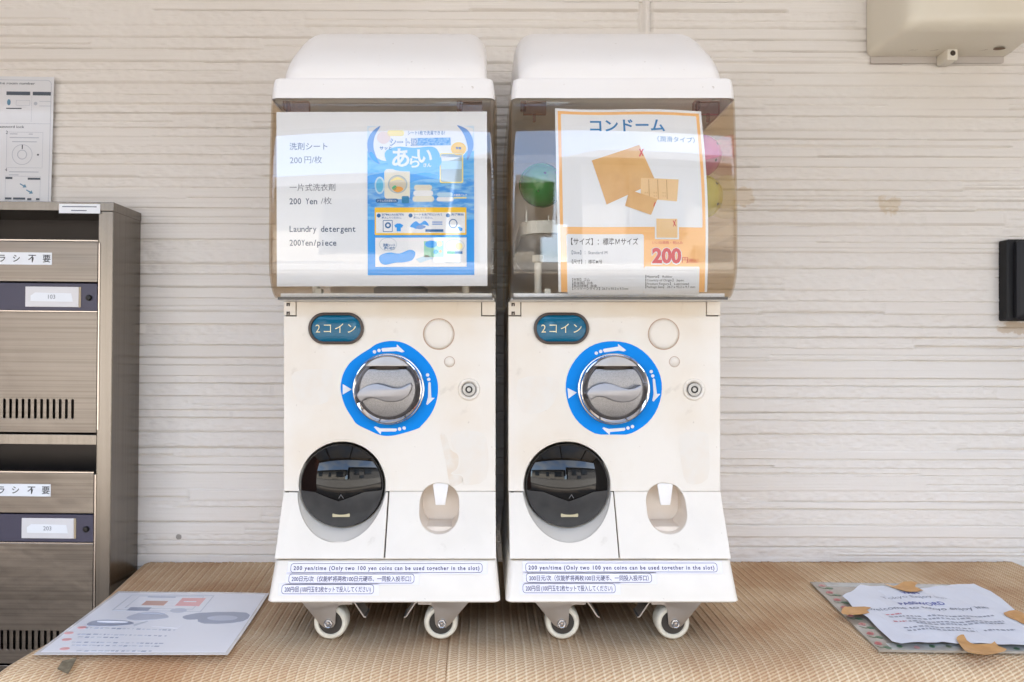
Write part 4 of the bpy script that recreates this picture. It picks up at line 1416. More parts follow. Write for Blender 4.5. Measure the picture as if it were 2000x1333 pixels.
# price corner
P.shape(rrect(1273, 425, 1319, 468, 1), O_wh, L3)
P.shape(rrect(1276, 428, 1316, 465, 1), O_tan2, L4)
P.shape([(1312, 430), (1313.4, 430), (1309, 443), (1307.6, 443)], O_red, L5); P.shape([(1307, 432), (1308.4, 431), (1314, 443), (1312.6, 443)], O_red, L5)
P.text('いいね価格・税込み', 6.5, 1297, 477, O_red, L4, 'CENTER', width=58)
P.text('200', 40, 1266, 514.5, O_wh, L4, width=59, bold=.075)
P.text('200', 39, 1267.5, 513.5, O_red, L5, width=56, bold=.045)
P.text('円', 13, 1324, 513, O_red, L5, bold=.0); P.text('（税込）', 9, 1336, 513, O_red, L5, width=20)
# specification boxes
P.shape(rrect(x0 + 17, 458, 1252, y1 + 5, 4), O_wh, L2)
P.shape(rrect(1253, 521, x1 - 16, y1 + 5, 3), O_wh, L2)
P.shape(rect(1244, 524, 1256, y1 - .5), O_wh, L2 + .0001)
P.shape(rect(x0 + 5, y1 - .4, x1 - 5, y1), O_mid, L1)
P.text('【サイズ】：標準Ｍサイズ', 14.5, 1113, 478, M_black_ink, L3, width=128, bold=.006)
P.text('【Size】：Standard M', 8.5, 1114, 497, M_txt, L3, width=68)
P.text('【尺寸】：標準M号', 8.5, 1114, 515, M_black_ink, L3, width=58, bold=.005)
for yy, s, w in ((549, '【材質】ゴム', 34), (555.5, '【原産国】日本', 40), (561.5, '【商品特徴】潤滑', 47), (566.5, '【パッケージサイズ】26.7 x 93.2 x 9.7mm', 108)):
    P.text(s, 6.2, 1114, yy, M_black_ink, L3, width=w)
for yy, s, w in ((543, '【Material】 Rubber', 52), (550, '【Country of Origin】 Japan', 74), (557, '【Product Feature】 Lubricated', 84), (563, '【Package Size】 26.7 x 93.2 x 9.7 mm', 96)):
    P.text(s, 6.2, 1255, yy, M_black_ink, L3, width=w)
pp = P.g.build('price_poster', normals=False)
tag(pp, 'orange bordered poster marked 200 inside the right machine window', 'poster')

# ------------------------------------------------------------------ toy capsules inside the right hood
def capsule(px, py, Y, r, m1, m2, tilt, label, holes=()):
    c = ((px - VX) / FPX * Y, Y, ZC + (VY - py) / FPX * Y)
    T = empty('toy_capsule', (c[0], c[1], c[2] - r)); tag(T, label, 'capsule', 'toy capsules in the right machine')
    Rm = Matrix.Rotation(math.radians(tilt[0]), 3, 'X') @ Matrix.Rotation(math.radians(tilt[1]), 3, 'Y')
    for nm, m, a0, a1 in (('upper_shell', m1, 2, 90), ('lower_shell', m2, 90, 178)):
        V, F = [], []
        n, k = 36, 12
        for i in range(k + 1):
            th = math.radians(a0 + (a1 - a0) * i / k)
            for j in range(n):
                ph = 2 * math.pi * j / n
                v = Rm @ Vector((r * math.sin(th) * math.cos(ph), r * math.sin(th) * math.sin(ph), r * math.cos(th)))
                V.append((v.x, v.y, v.z + r))
        for i in range(k):
            for j in range(n): F.append((i * n + j, i * n + (j + 1) % n, (i + 1) * n + (j + 1) % n, (i + 1) * n + j))
        g = Geo(); g.add(V, F, m); g.build(nm, T, smooth=60)
    g = Geo()
    V, F = lathe([(r * .998, -.0025), (r * 1.035, -.002), (r * 1.035, .002), (r * .998, .0025)], 48)
    vv = [Rm @ Vector(v) for v in V]
    g.add([(v.x, v.y, v.z + r) for v in vv], F, m2); g.build('seam_band', T, smooth=40)
    g = Geo()
    for _ in range(3):
        a = random.uniform(0, 6.28); q_ = r * .55
        V, F = fill(rrect(-q_, -q_ * .5, q_, q_ * .5, .004))
        V3 = [Rm @ (Matrix.Rotation(a, 3, 'Z') @ Matrix.Rotation(random.uniform(.5, 1.4), 3, 'X') @ Vector((x, y, 0))) for x, y in V]
        g.add([(v.x, v.y, v.z + r) for v in V3], F, mat('packet_paper', (0.62, 0.56, 0.46), 0.6, noise=(200, (0.3, 0.22, 0.14), 0.8, 3)))
    g.build('packet', T)
    for hx, hz in holes:                                  # dark discs facing the window, painting in the shade of vent holes
        d = Vector((hx, -math.sqrt(1 - hx * hx - hz * hz), hz))
        a_ = d.orthogonal().normalized(); b_ = d.cross(a_)
        g = Geo()
        V, F = fill(ell(0, 0, .0022, .0022, 12))
        g.add([tuple(d * (r + .0003) + a_ * x + b_ * y + Vector((0, 0, r))) for x, y in V], F, M_gap)
        g.build('vent_shade_disc', T)
def tint(name, c):
    return clear_mat(name, c, 0.06, 1.45)
def shellmat(name, col, alpha):
    if name in MATS: return MATS[name]
    m = bpy.data.materials.new(name); m.use_nodes = True
    p = m.node_tree.nodes['Principled BSDF']
    p.inputs['Base Color'].default_value = (*col, 1); p.inputs['Roughness'].default_value = 0.15; p.inputs['Alpha'].default_value = alpha
    MATS[name] = m; return m
clear_shell = shellmat('capsule_clear', (0.72, 0.70, 0.66), .32)
capsule(1057, 363, 1.035, .0325, clear_shell, shellmat('capsule_green', (0.10, 0.36, 0.10), .82), (-62, 12), 'green and clear toy capsule at the left of the price poster', ((0.1, .35), (.62, .42)))
capsule(1368, 386, 1.035, .0318, shellmat('capsule_yellow_clear', (0.70, 0.66, 0.25), .5), shellmat('capsule_yellow', (0.66, 0.60, 0.12), .8), (-80, 30), 'yellow toy capsule at the lower right of the price poster', ((.60, -.45), (.55, .5)))
capsule(1366, 306, 1.03, .0318, shellmat('capsule_pink_clear', (0.78, 0.35, 0.5), .6), shellmat('capsule_pink', (0.78, 0.16, 0.36), .85), (200, 10), 'pink toy capsule resting on the yellow one', ((.62, .40), (.52, -.38)))

# ------------------------------------------------------------------ stainless mailboxes
def brushed(name, col, rough, direction):
    return mat(name, col, rough, metal=1.0, noise=((2, 2, 260) if direction == 'h' else (260, 260, 2), tuple(c * .86 for c in col), 0.8, 3), bump=((3, 3, 500) if direction == 'h' else (500, 500, 3), .06, .0006))
M_ss = mat('brushed_steel', (0.25, 0.225, 0.20), 0.26, metal=1.0, noise=((260, 260, 2), (0.21, 0.19, 0.165), 0.8, 3), bump=((5, 5, 3), .35, .006))
M_ssh = mat('brushed_steel_door', (0.235, 0.21, 0.187), 0.33, metal=1.0, noise=((2, 2, 260), (0.17, 0.15, 0.13), 0.8, 3), bump=((3, 3, 5), .5, .012))
M_trim = mat('bright_steel', (0.55, 0.49, 0.44), 0.25, metal=1.0)
M_band = mat('slate_band', rgb(66, 64, 84), 0.4)
YM = 1.236
mxr = -0.6755
MBZ = 0.10
box = empty('mailbox_cabinet', (mxr, YW - 0.004, MBZ)); tag(box, 'tall brushed stainless steel mailbox cabinet at the left wall', 'mailbox')
box.rotation_euler = (0, math.radians(0.55), 0)
MX = lambda px: PX(px, YM) - mxr + .0
ROLL = math.radians(0.55)
def MP(px, py):                       # pixel on the front plane -> cabinet coordinates
    x = PX(px, YM) - mxr; z = PH(py, YM) - MBZ
    return (x * math.cos(ROLL) - z * math.sin(ROLL), x * math.sin(ROLL) + z * math.cos(ROLL))
def bxp(g, x0, x1, z0, z1, d0, d1, m):          # d = distance in front of the front plane
    g.box(x0, x1, YM - (YW - .004) - d1, YM - (YW - .004) - d0, z0, z1, m)
ztop = MP(222, 398)[1]
wl = -0.37
post0 = MP(191, 600)[0]
xr_ = MP(221, 500)[0]
g = Geo()
bxp(g, xr_ - .0012, xr_, 0, ztop, -.098, 0, M_ss)
bxp(g, wl, wl + .0012, 0, ztop, -.098, 0, M_ss)
bxp(g, wl + .0013, xr_ - .0013, 0, ztop - .001, -.098, -.096, mat('steel_in_shade', (0.035, 0.03, 0.028), 0.4, metal=0.6))  # back panel coloured near black to paint the shade inside the mouths
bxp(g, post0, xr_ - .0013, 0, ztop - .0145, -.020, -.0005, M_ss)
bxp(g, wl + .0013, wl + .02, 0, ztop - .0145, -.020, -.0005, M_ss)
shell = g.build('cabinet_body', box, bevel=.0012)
g = Geo(); bxp(g, wl - .001, xr_ + .0012, ztop - .014, ztop + .002, -.098, .0016, M_ss)
g.build('cabinet_top', box, bevel=.001)
g = Geo(); a = MP(117, 399); b = MP(197, 418); bxp(g, a[0], b[0], b[1], a[1], .0017, .0022, M_paper)
za = (a[1] + b[1]) / 2
for k, (o_, w) in enumerate(((.0035, .062), (-.0035, .028))):
    bxp(g, a[0] + .006 + k * .016, a[0] + .006 + k * .016 + w, za + o_ - .0009, za + o_ + .0009, .0022, .0024, M_txt2)
g.build('maker_plate', box)

def mail_unit(dy, number, lean):
    z = lambda py: MP(100, py + dy)[1]
    px_r = 190 + lean
    xr2 = MP(px_r, 640 + dy)[0]
    xl2 = wl + .021
    # inside floor of the mouth + separating shelf
    g = Geo(); bxp(g, wl + .0013, post0 - .0005, z(869), z(849), -.095, -.0005, M_ss); g.build('shelf', box, bevel=.001)
    g = Geo()
    bxp(g, xl2, xr2, z(551), z(472), -.012, .0005, M_ssh)
    up_ = g.build('letter_flap', box, bevel=.0012)
    g = Geo(); bxp(g, xl2, xr2 + .001, z(471.5), z(469), -.012, .0022, M_trim); g.build('flap_edge', up_)
    c0, c1 = MP(0, 495 + dy), MP(102 + lean * .3, 519 + dy)
    s0 = MP(-24, 500 + dy)[0]
    g = Geo(); bxp(g, s0, c1[0], z(518), z(494), .0006, .0009, M_paper)
    zz = (z(518) + z(494)) / 2
    for ch, px in zip('チラシ不要', (-20, 5, 33, 64, 92)):
        V, F = text2d(ch, .0155, 0, 0, 'CENTER', .01)
        xo = MP(px + lean * .2, 506 + dy)[0]
        g.add([(xo + x, YM - (YW - .004) - .0011, zz - .0055 + h) for x, h in V], F, M_black_ink)
    g.build('notice_sticker', up_)
    # slate band with name card
    g = Geo(); bxp(g, xl2, xr2 - .001, z(607), z(553.5), -.012, -.001, M_band)
    bd = g.build('name_band', box, bevel=.0008)
    k0, k1 = (MP(50 + lean * .9, 560 + dy), MP(158 + lean * 1.2, 600 + dy))
    g = Geo(); bxp(g, k0[0], k1[0] - .004, z(600), z(560.5), -.0009, .0006, mat('card_holder', (0.72, 0.72, 0.74), 0.3))
    bxp(g, k1[0] - .004, k1[0], z(600), z(560.5), -.0009, .0003, mat('holder_edge', rgb(176, 160, 134), 0.4))
    nc = g.build('name_card', bd, bevel=.0006)
    g = Geo()
    V, F = fill([(k0[0] + .010, z(589)), (k1[0] - .014, z(589) - .0005), (k1[0] - .017, z(573)), (k0[0] + .018, z(572)), (k0[0] + .010, z(578))])
    g.add([(x, YM - (YW - .004) - .0009, h) for x, h in V], F, M_paper)
    V, F = text2d(number, .0105, (k0[0] + k1[0]) / 2 - .002, z(584), 'CENTER', 0)
    g.add([(x, YM - (YW - .004) - .0012, h) for x, h in V], F, M_txt2)
    g.build('card_number', nc)
    V, F = lathe([(.0001, .004), (.004, .0035), (.0052, .002), (.0052, -.0012)], 20)
    kx, kz = MP(174 + lean * .7, 582 + dy)
    g = Geo(); g.add([(kx + a, YM - (YW - .004) - d, kz + b) for a, b, d in V], F, mat('lock_black', (0.008, 0.008, 0.008), 0.5)); g.build('lock_knob', bd, smooth=40)
    # door with pressed vents (real slots)
    holes = []
    for i in range(18):
        vx = MP(142 + lean * .6 - i * 12.1, 800 + dy)[0]
        if vx < xl2 + .012: break
        holes.append(rrect(vx - .0023, z(818), vx + .0023, z(780), .0022, 4))
    V, F = plate([rect(xl2, z(845), xr2, z(610))] + [h[::-1] for h in holes], .004, .0006)
    g = Geo(); g.add([(x, YM - (YW - .004) + .0035 - d, h) for x, h, d in V], F, M_ssh)
    dr = g.build('mailbox_door', box)
    g = Geo(); bxp(g, xl2, xr2 + .0005, z(609.5), z(607.5), -.010, .0015, M_trim); g.build('door_edge', dr)
    g = Geo(); bxp(g, xr2 + .0012, xr2 + .0046, z(840), z(474), -.010, .0012, M_trim)
    g.build('door_hinge', box, bevel=.0008)
mail_unit(0, '103', 0)
mail_unit(452, '203', -8)

# ------------------------------------------------------------------ wall notice on the left
def wall_print(px_quad, Y):
    def f(u, v, lift=0.0):
        tl, tr, br, bl = px_quad
        px = (tl[0] * (1 - u) + tr[0] * u) * v + (bl[0] * (1 - u) + br[0] * u) * (1 - v)
        py = (tl[1] * (1 - u) + tr[1] * u) * v + (bl[1] * (1 - u) + br[1] * u) * (1 - v)
        return (PX(px, Y), Y - lift, PH(py, Y))
    return f
q = [(-110, 148), (106, 151), (99, 420), (-113, 418)]
P = Print(q, wall_print(q, YW - 0.0105))
N_g = mat('notice_grey', rgb(176, 182, 194), 0.5); N_d = mat('notice_dark', rgb(74, 84, 96), 0.5); N_b = mat('notice_blue', rgb(96, 140, 168), 0.5)
N_pap = mat('notice_laminate', (0.72, 0.735, 0.77), 0.12, coat=.3)
P.shape(rect(P.x0, P.y0, P.x1, P.y1), N_pap, 0, 40)
P.shape([rrect(-100, 156, 98, 412, 8), rrect(-99, 157, 97, 411, 7.5)[::-1]], N_g, L1, 80)
P.text('Confirm the room number', 6.5, 66, 165, N_d, L1, 'RIGHT', bold=.01, width=106)
for x0_, x1_ in ((11, 57), (62, 97)): P.shape(rect(x0_, 179, x1_, 186), N_d, L1, 40)
P.shape(rect(11, 211, 41, 213), N_d, L1); P.shape(ell(16, 200, 3.5, 6), N_b, L1); P.shape([rect(30, 196, 57, 206), rect(30.6, 196.6, 56.4, 205.4)[::-1]], N_g, L1)
P.shape(ell(68, 202, 3.5, 3.5, 16), N_g, L1); P.shape(rect(75, 197, 97, 198), N_g, L1); P.shape(rect(75, 206, 97, 207), N_g, L1)
P.shape(rect(60, 187, 60.5, 238), N_g, L1); P.shape(rect(-98, 241, 97, 241.7), N_g, L1)
P.text('Use the password lock', 6.5, 47, 250, N_d, L1, 'RIGHT', bold=.01, width=84)
P.shape([rect(13, 258, 84, 328), rect(13.6, 258.6, 83.4, 327.4)[::-1]], N_g, L1)
P.text('2', 9, 11, 262, N_d, L1); P.text('4', 9, 11, 335, N_d, L1)
for yy, xa, xb in ((261, 19, 34), (261, 56, 64), (268, 19, 76), (276, 24, 72), (335, 19, 77), (341, 19, 38)):
    P.shape(rect(xa, yy, xb, yy + 1.6), N_g, L1)
P.shape([ell(44, 302, 20, 20), ell(44, 302, 19, 19)[::-1]], N_g, L1); P.shape([ell(44, 302, 9.5, 9.5), ell(44, 302, 8, 8)[::-1]], N_g, L1)
P.shape(rect(43, 283, 45, 291), N_d, L1); P.shape(ell(75, 302, 2.2, 1.8, 12), N_d, L1)
for xa, xb, yy in ((12, 26, 346), (56, 81, 347), (12, 25, 386), (28, 52, 386), (56, 64, 387), (73, 80, 387)): P.shape(rect(xa, yy, xb, yy + 4), N_d, L1)
P.shape([rect(12, 344, 81, 392), rect(12.6, 344.6, 80.4, 391.4)[::-1]], N_g, L1)
for xx, yy in ((41, 358), (54, 370)): P.shape([(xx, yy), (xx + 8, yy + 4), (xx + 10, yy + 1.5), (xx + 13, yy + 8), (xx + 5, yy + 8.5), (xx + 6.5, yy + 6), (xx - .5, yy + 2)], N_b, L1)
o = P.g.build('wall_notice', normals=False); tag(o, 'laminated instruction sheet on the siding above the mailbox cabinet', 'notice')

# ------------------------------------------------------------------ beige box, top right
bxT = empty('utility_box', (0.883, YW, PH(112, YW))); tag(bxT, 'beige plastic utility box mounted high on the wall at right', 'utility box')
M_bx = mat('beige_plastic', (0.76, 0.715, 0.61), 0.35, noise=(5, (0.71, 0.65, 0.53), 0.7, 4))
def rs(hw, z0, z1, y, r): return [(x, y, z) for x, z in rrect(-hw, z0, hw, z1, r, 6)]
g = Geo()
V, F = loft([rs(.138, -.001, .42, -.0045, .012), rs(.138, -.001, .42, -.020, .012), rs(.130, .003, .412, -.095, .016), rs(.126, .006, .408, -.108, .020), rs(.116, .014, .400, -.1175, .024), rs(.10, .03, .38, -.1205, .024)])
g.add(V, F, M_bx); g.build('box_cover', bxT, smooth=55)
g = Geo(); V, F = loft([rs(.130, -.014, .425, .000, .004), rs(.130, -.014, .425, -.0044, .004)]); g.add(V, F, mat('base_plate', (0.50, 0.46, 0.43), 0.4)); g.build('back_plate', bxT)
bxx = PX(1855, 1.31) - .883; bzz = PH(108, 1.31) - PH(112, YW)
g = Geo(); g.box(bxx - .010, bxx + .010, -.036, -.0046, bzz - .013, bzz + .011, mat('bracket_white', (0.72, 0.68, 0.60), 0.4)); br = g.build('bracket', bxT, bevel=.0015)
V, F = lathe([(.0001, .0362), (.0042, .0362), (.0052, .0366)], 20)
g = Geo(); g.add([(bxx + a, -d, bzz + b) for a, b, d in V], F, M_gap); g.build('screw_hole', br)
for px, w in ((1770, .004), (1778, .003), (1815, .007), (1910, .006)):
    g = Geo()
    xx = PX(px, 1.32) - .883
    V, F = fill(spline([(xx - w, -.028), (xx, -.032), (xx + w, -.036), (xx + w * .6, -.033)], 3)); g.add([(x, y, .0004 + (-.001)) for x, y in V], F, mat('rust_mark', (0.22, 0.15, 0.10), 0.8)); g.build('drain_mark', bxT)
g = Geo()
xx = PX(1950, 1.30) - .883
V, F = fill(ell(xx, -.04, .011, .006)); g.add([(x, y, -.0014) for x, y in V], F, MATS['rust_mark'])
g.build('drain_mark', bxT)

# ------------------------------------------------------------------ black intercom at the right edge
Yi = YW - 0.006
icT = empty('door_intercom', (PX(1952, 1.333) + .062, YW - .003, PH(627, 1.315))); tag(icT, 'black door intercom panel on the white wall at the right edge', 'intercom')
M_ib = mat('intercom_black', (0.008, 0.008, 0.009), 0.5, spec=.3); M_ib2 = mat('intercom_face', (0.016, 0.016, 0.019), 0.5, spec=.3)
hI = PH(468, 1.315) - PH(627, 1.315)
def ri(hw, m_, y): return [(x, y, z) for x, z in rrect(-hw, m_, hw, hI - m_, .004, 4)]
g = Geo(); V, F = loft([ri(.062, 0, 0), ri(.062, 0, -.020), ri(.060, .002, -.022)]); g.add(V, F, M_ib); g.build('back_case', icT, smooth=40)
g = Geo(); V, F = loft([ri(.0500, .004, -.0222), ri(.0500, .004, -.030), ri(.046, .008, -.034), ri(.036, .016, -.036)]); g.add(V, F, M_ib2); fr = g.build('front_face', icT, smooth=30)
g = Geo(); V, F = plate(rrect(-.024, hI - .072, .024, hI - .013, .002), .0012, .0003); g.add([(x, -.036 - d, z) for x, z, d in V], F, mat('screen_black', (0.004, 0.004, 0.005), 0.05)); g.build('camera_window', fr)
g = Geo(); V, F = plate([rrect(-.026, .019, .026, .044, .004), rrect(-.0245, .0205, .0245, .0425, .003)[::-1]], .0012, .0002); g.add([(x, -.036 - d, z) for x, z, d in V], F, mat('button_line', (0.10, 0.10, 0.16), 0.3)); g.build('call_button', fr)
# rust run and old glue on the wall
def wall_patch(name, pts, m, parent):
    g = Geo(); V, F = fill(spline(pts, 4))
    g.add([(PX(px, YW), YW - .0032, PH(py, YW)) for px, py in V], F, m)
    return g.build(name, parent)

# ------------------------------------------------------------------ laminated sheet, left front of the bench
def table_print(quad, lift0, curl=None):
    c = [on_table(*p) for p in quad]
    def f(u, v, lift=0.0):
        tl, tr, br, bl = c
        x = (tl[0] * (1 - u) + tr[0] * u) * v + (bl[0] * (1 - u) + br[0] * u) * (1 - v)
        y = (tl[1] * (1 - u) + tr[1] * u) * v + (bl[1] * (1 - u) + br[1] * u) * (1 - v)
        dz = curl(u, v) if curl else 0
        return (x, y, TZ + lift0 + dz + lift)
    return f
q = [(231, 1156), (526, 1161), (445, 1286), (66, 1283)]
P = Print([(0, 0), (100, 0), (100, 100), (0, 100)], table_print(q, .0016, lambda u, v: .0035 * (1 - v) ** 3 * (0.4 + .6 * u) + .0012 * math.sin(u * 5 + 1) * math.sin(v * 4)))
LM = mat('laminate_clear_edge', (0.72, 0.70, 0.70), 0.08, coat=.8); LP = mat('laminate_sheet', (0.86, 0.87, 0.92), 0.2)
S_g = mat('sheet_grey', rgb(190, 196, 212), 0.3, coat=.4); S_d = mat('sheet_slate', rgb(158, 166, 186), 0.3, coat=.4); S_r = mat('sheet_red', rgb(236, 172, 172), 0.3, coat=.6); S_b = mat('sheet_brown', rgb(206, 160, 146), 0.3, coat=.6); S_l = mat('sheet_line', rgb(198, 203, 214), 0.3, coat=.6)
sheet_outline = rect(0, 0, 100, 100)
def pshape(outl, m, lift): P.shape(outl, m, lift, 5)
pshape(rect(0, 0, 100, 100), LM, 0)
pshape(rect(2, 3, 98, 97), LP, L1)
pshape([rect(12, 7, 66, 36), rect(12.6, 8, 65.4, 35)[::-1]], S_l, L2); pshape([rect(18, 9, 60, 32), rect(18.4, 9.8, 59.6, 31.2)[::-1]], S_l, L2)
for xa, xb, yy in ((24, 42, 10),): pshape(rect(xa, yy, xb, yy + 1.4), S_d, L2)
pshape(rect(26, 18, 40, 26), S_b, L2); pshape(rect(47, 12, 62, 26), S_r, L2); pshape(rect(50, 18, 58, 19.2), LP, L3)
pshape(rect(21, 30, 34, 36), S_d, L2); pshape(ell(52, 34, 5, 4, 20), S_g, L2)
pshape(spline([(26, 48), (30, 40), (38, 37), (46, 40), (50, 46), (42, 50), (33, 52)], 4), S_g, L2)
pshape(spline([(58, 43), (66, 37), (72, 38), (70, 46), (62, 48)], 4), S_d, L2)
pshape(spline([(68, 37), (94, 36), (95, 50), (74, 55), (69, 50)], 3), S_d, L2); pshape(ell(82, 45, 9, 4, 20), S_g, L3)
pshape(spline([(8, 56), (14, 52), (28, 53), (34, 57), (24, 61), (10, 61)], 4), S_d, L2); pshape(ell(21, 55, 9, 1.4, 20), LP, L3)
pshape([(34, 58), (40, 52), (41, 53), (36, 61)], S_l, L2); pshape([(46, 60), (46.6, 53), (56, 52), (62, 56), (61, 62)], LP, L3)
rl = random.Random(4)
for yy, xa, xb in ((64, 10, 60), (73, 10, 58), (77, 12, 34), (84, 12, 60), (88, 14, 60), (95, 20, 58)):
    x = xa
    while x < xb:
        w = rl.uniform(.8, 2.6); pshape(rect(x, yy, x + w, yy + rl.uniform(1.1, 1.7)), rl.choice([S_g, S_d, S_l]), L2); x += w + rl.uniform(.5, 1.8)
for xx, yy in ((6, 64), (2.5, 72), (6, 81), (11, 93)): pshape(ell(xx + 1.5, yy, 2.6, 1.8, 16), S_r, L2)
o = P.g.build('laminated_sheet', normals=False); tag(o, 'laminated instruction sheet lying on the mat in front of the mailbox', 'sheet')
thicken_down(o, .0006)
# splinter of dark tape poking out beneath it
g = Geo()
pts = [(112, 1302), (122, 1290), (150, 1285), (142, 1298), (133, 1310)]
V, F = fill([on_table(*p) for p in pts])
g.add([(x, y, TZ + .0008 + (y - .92) * .12) for x, y in V], F, mat('dirty_tape', (0.17, 0.14, 0.09), 0.6, noise=(120, (0.3, 0.26, 0.18), 0.8, 4)))
o = g.build('tape_scrap', solid=.0008); tag(o, 'small dirty scrap of tape under the front edge of the laminated sheet', 'tape')

# ------------------------------------------------------------------ flowered plate with the torn note, right
q = [(1582, 1140), (1907, 1146), (2062, 1278), (1716, 1274)]
P = Print([(0, 0), (100, 0), (100, 100), (0, 100)], table_print(q, .0030))
F_base = mat('plate_base', (0.33, 0.29, 0.235), 0.12, noise=(30, (0.42, 0.40, 0.36), 0.8, 4), coat=.4)
F_rim = mat('plate_rim', (0.46, 0.47, 0.45), 0.1, noise=(40, (0.36, 0.34, 0.30), 0.8, 4), coat=.5)
F_red = mat('flower_red', (0.42, 0.10, 0.10), 0.3); F_pk = mat('flower_pink', (0.50, 0.24, 0.22), 0.3); F_gn = mat('leaf_green', (0.05, 0.13, 0.06), 0.3); F_gn2 = mat('leaf_olive', (0.12, 0.15, 0.08), 0.3)
P.shape(rect(0, 0, 100, 100), F_base, 0, 8)
P.shape([rect(0, 92, 100, 100), rect(100, 0, 100.01, 0.01)] if False else rect(8, 92, 100, 99.5), F_rim, L1, 8)
P.shape(rect(8, 1, 100, 8), F_rim, L1, 8)
rf = random.Random(5)
for k in range(8):
    cx_, cy_ = 4.5 + rf.uniform(-1, 1.2), 7 + k * 12.2
    P.shape(spline([(cx_ - 2.2, cy_), (cx_, cy_ - 2.2), (cx_ + 2.3, cy_ - .6), (cx_ + 1, cy_ + 1.6), (cx_ - 1.4, cy_ + 1.2)], 3), rf.choice([F_red, F_pk]), L2)
    P.shape(ell(cx_, cy_ - .2, .8, .8, 12), F_red, L3)
    P.shape(spline([(cx_ + 1, cy_ + 4), (cx_ + 3, cy_ + 3), (cx_ + 5, cy_ + 5.5), (cx_ + 2.6, cy_ + 6)], 3), F_gn, L2)
    P.shape(spline([(cx_ - 3, cy_ + 2.6), (cx_ - .5, cy_ + 4.4), (cx_ + 2, cy_ + 4.6), (cx_ - .5, cy_ + 5.4)], 3), F_gn2, L2)
for k in range(9):
    cx_, cy_ = 14 + k * 9.4, 96 + rf.uniform(-1, 1)
    P.shape(spline([(cx_ - 1.8, cy_), (cx_, cy_ - 2), (cx_ + 1.6, cy_), (cx_, cy_ + 1.6)], 3), rf.choice([F_gn, F_pk, F_gn2]), L2)
o = P.g.build('placemat', normals=False); tag(o, 'flower patterned placemat lying on the bench beneath the torn note', 'placemat')
thicken_down(o, .0028)

NOTE_DZ = .0085
pts = [(1645, 1166), (1662, 1155), (1680, 1143.5), (1700, 1144), (1722, 1144), (1735, 1147), (1752, 1152), (1775, 1156), (1800, 1149), (1832, 1145), (1858, 1140.5), (1880, 1141.5), (1902, 1140.5), (1912, 1145), (1935, 1154), (1952, 1166), (1972, 1182), (1990, 1198), (2012, 1216), (2040, 1240), (2046, 1258), (1995, 1262), (1962, 1260), (1945, 1259), (1900, 1256), (1865, 1256), (1840, 1254), (1790, 1257), (1760, 1256), (1742, 1252), (1728, 1238), (1712, 1222), (1695, 1206), (1678, 1196), (1664, 1184), (1656, 1174)]
ol = [on_table(*p, dz=NOTE_DZ) for p in pts]
V, F = fill(ol, .012, .012)
g = Geo()
def note_z(x, y): return TZ + NOTE_DZ + .0014 * math.sin(x * 55 + y * 20) * math.sin(y * 48 + 1) + .0008 * math.sin(x * 140)
g.add([(x, y, note_z(x, y)) for x, y in V], F, mat('note_paper', (0.72, 0.75, 0.83), 0.6, bump=(70, .15, .002)))
def note_text(s, px, py, size, wpx, m, bold=.02):
    x0_, y_ = on_table(px, py, NOTE_DZ)
    w = wpx / FPX * y_
    V, F = text2d(s, size, 0, 0, 'LEFT', bold, width=w, step=.006)
    g.add([(x0_ + a, y_ + b, note_z(x0_ + a, y_ + b) + .0005) for a, b in V], F, m)
NB = mat('note_blue_ink', rgb(84, 94, 168), 0.6); NG = mat('note_grey_ink', rgb(150, 155, 170), 0.6); NR = mat('note_red_ink', rgb(200, 120, 130), 0.6)
note_text('WIFI', 1763, 1162, .015, 34, NB, .015)
note_text('Tokyo Enjoy Inn', 1725, 1169, .014, 125, NG, 0)
note_text('PASSWORD', 1760, 1182, .016, 88, NB, .015)
note_text('welcome to tokyo enjoy inn', 1698, 1191, .015, 234, mat('note_dark_ink', rgb(112, 118, 138), 0.6), 0)
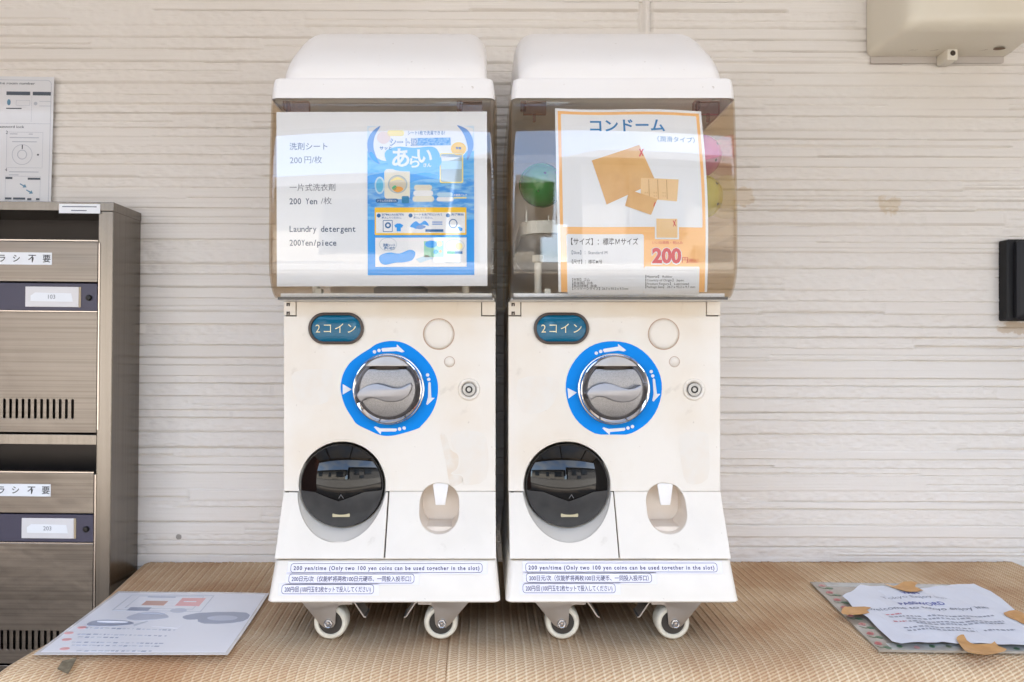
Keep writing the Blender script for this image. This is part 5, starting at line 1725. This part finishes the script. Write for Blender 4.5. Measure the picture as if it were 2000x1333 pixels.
for py, xa, xb, m in ((1199, 1730, 1760, NR), (1204, 1812, 1942, NG), (1204, 1736, 1800, NG), (1209, 1770, 1895, NG), (1214, 1745, 1770, NR), (1215, 1775, 1960, NG), (1219, 1790, 1962, NG), (1226, 1765, 1900, NG), (1231, 1772, 1908, NG), (1232, 1922, 1982, NG)):
    px = xa
    while px < xb:
        w = rl.uniform(3, 9)
        a = on_table(px, py, NOTE_DZ); b = on_table(min(px + w, xb), py, NOTE_DZ)
        V, F = fill([(a[0], a[1] - .0022), (b[0], b[1] - .0022), (b[0], b[1] + .0018), (a[0], a[1] + .0018)])
        g.add([(x, y, note_z(x, y) + .0005) for x, y in V], F, m)
        px += w + rl.uniform(1.5, 4)
note = g.build('torn_note', normals=False); tag(note, 'crumpled white note with torn edges taped onto the flower patterned placemat', 'note')
M_tape = mat('kraft_tape', rgb(208, 158, 96), 0.45, noise=(50, rgb(186, 134, 76), 0.8, 5), bump=(60, .3, .002))
tapes = [[(1643, 1198), (1650, 1186), (1672, 1185), (1701, 1187), (1692, 1192), (1698, 1197), (1682, 1199), (1662, 1202), (1650, 1202)],
         [(1727, 1141), (1745, 1143), (1764, 1138), (1792, 1140), (1786, 1146), (1803, 1154), (1778, 1157), (1756, 1153)],
         [(1960, 1197), (1984, 1193), (2006, 1203), (2018, 1214), (2002, 1217), (1986, 1210), (1968, 1204)],
         [(1868, 1247), (1872, 1242), (1882, 1241), (1888, 1249), (1904, 1256), (1936, 1258), (1942, 1254), (1950, 1263), (1966, 1269), (1954, 1275), (1930, 1277), (1900, 1279), (1884, 1274), (1876, 1260)]]
for t_ in tapes:
    ol = spline([on_table(*p, dz=NOTE_DZ + .002) for p in t_], 2)
    V, F = fill(ol, .008, .008)
    cxm = sum(p[0] for p in ol) / len(ol); cym = sum(p[1] for p in ol) / len(ol)
    g = Geo()
    g.add([(x, y, note_z(x, y) + .0012 + 1.6 * min(.04, math.hypot(x - cxm, y - cym)) ** 2) for x, y in V], F, M_tape)
    o = g.build('tape', note, normals=False)
    thicken_down(o, .0003)
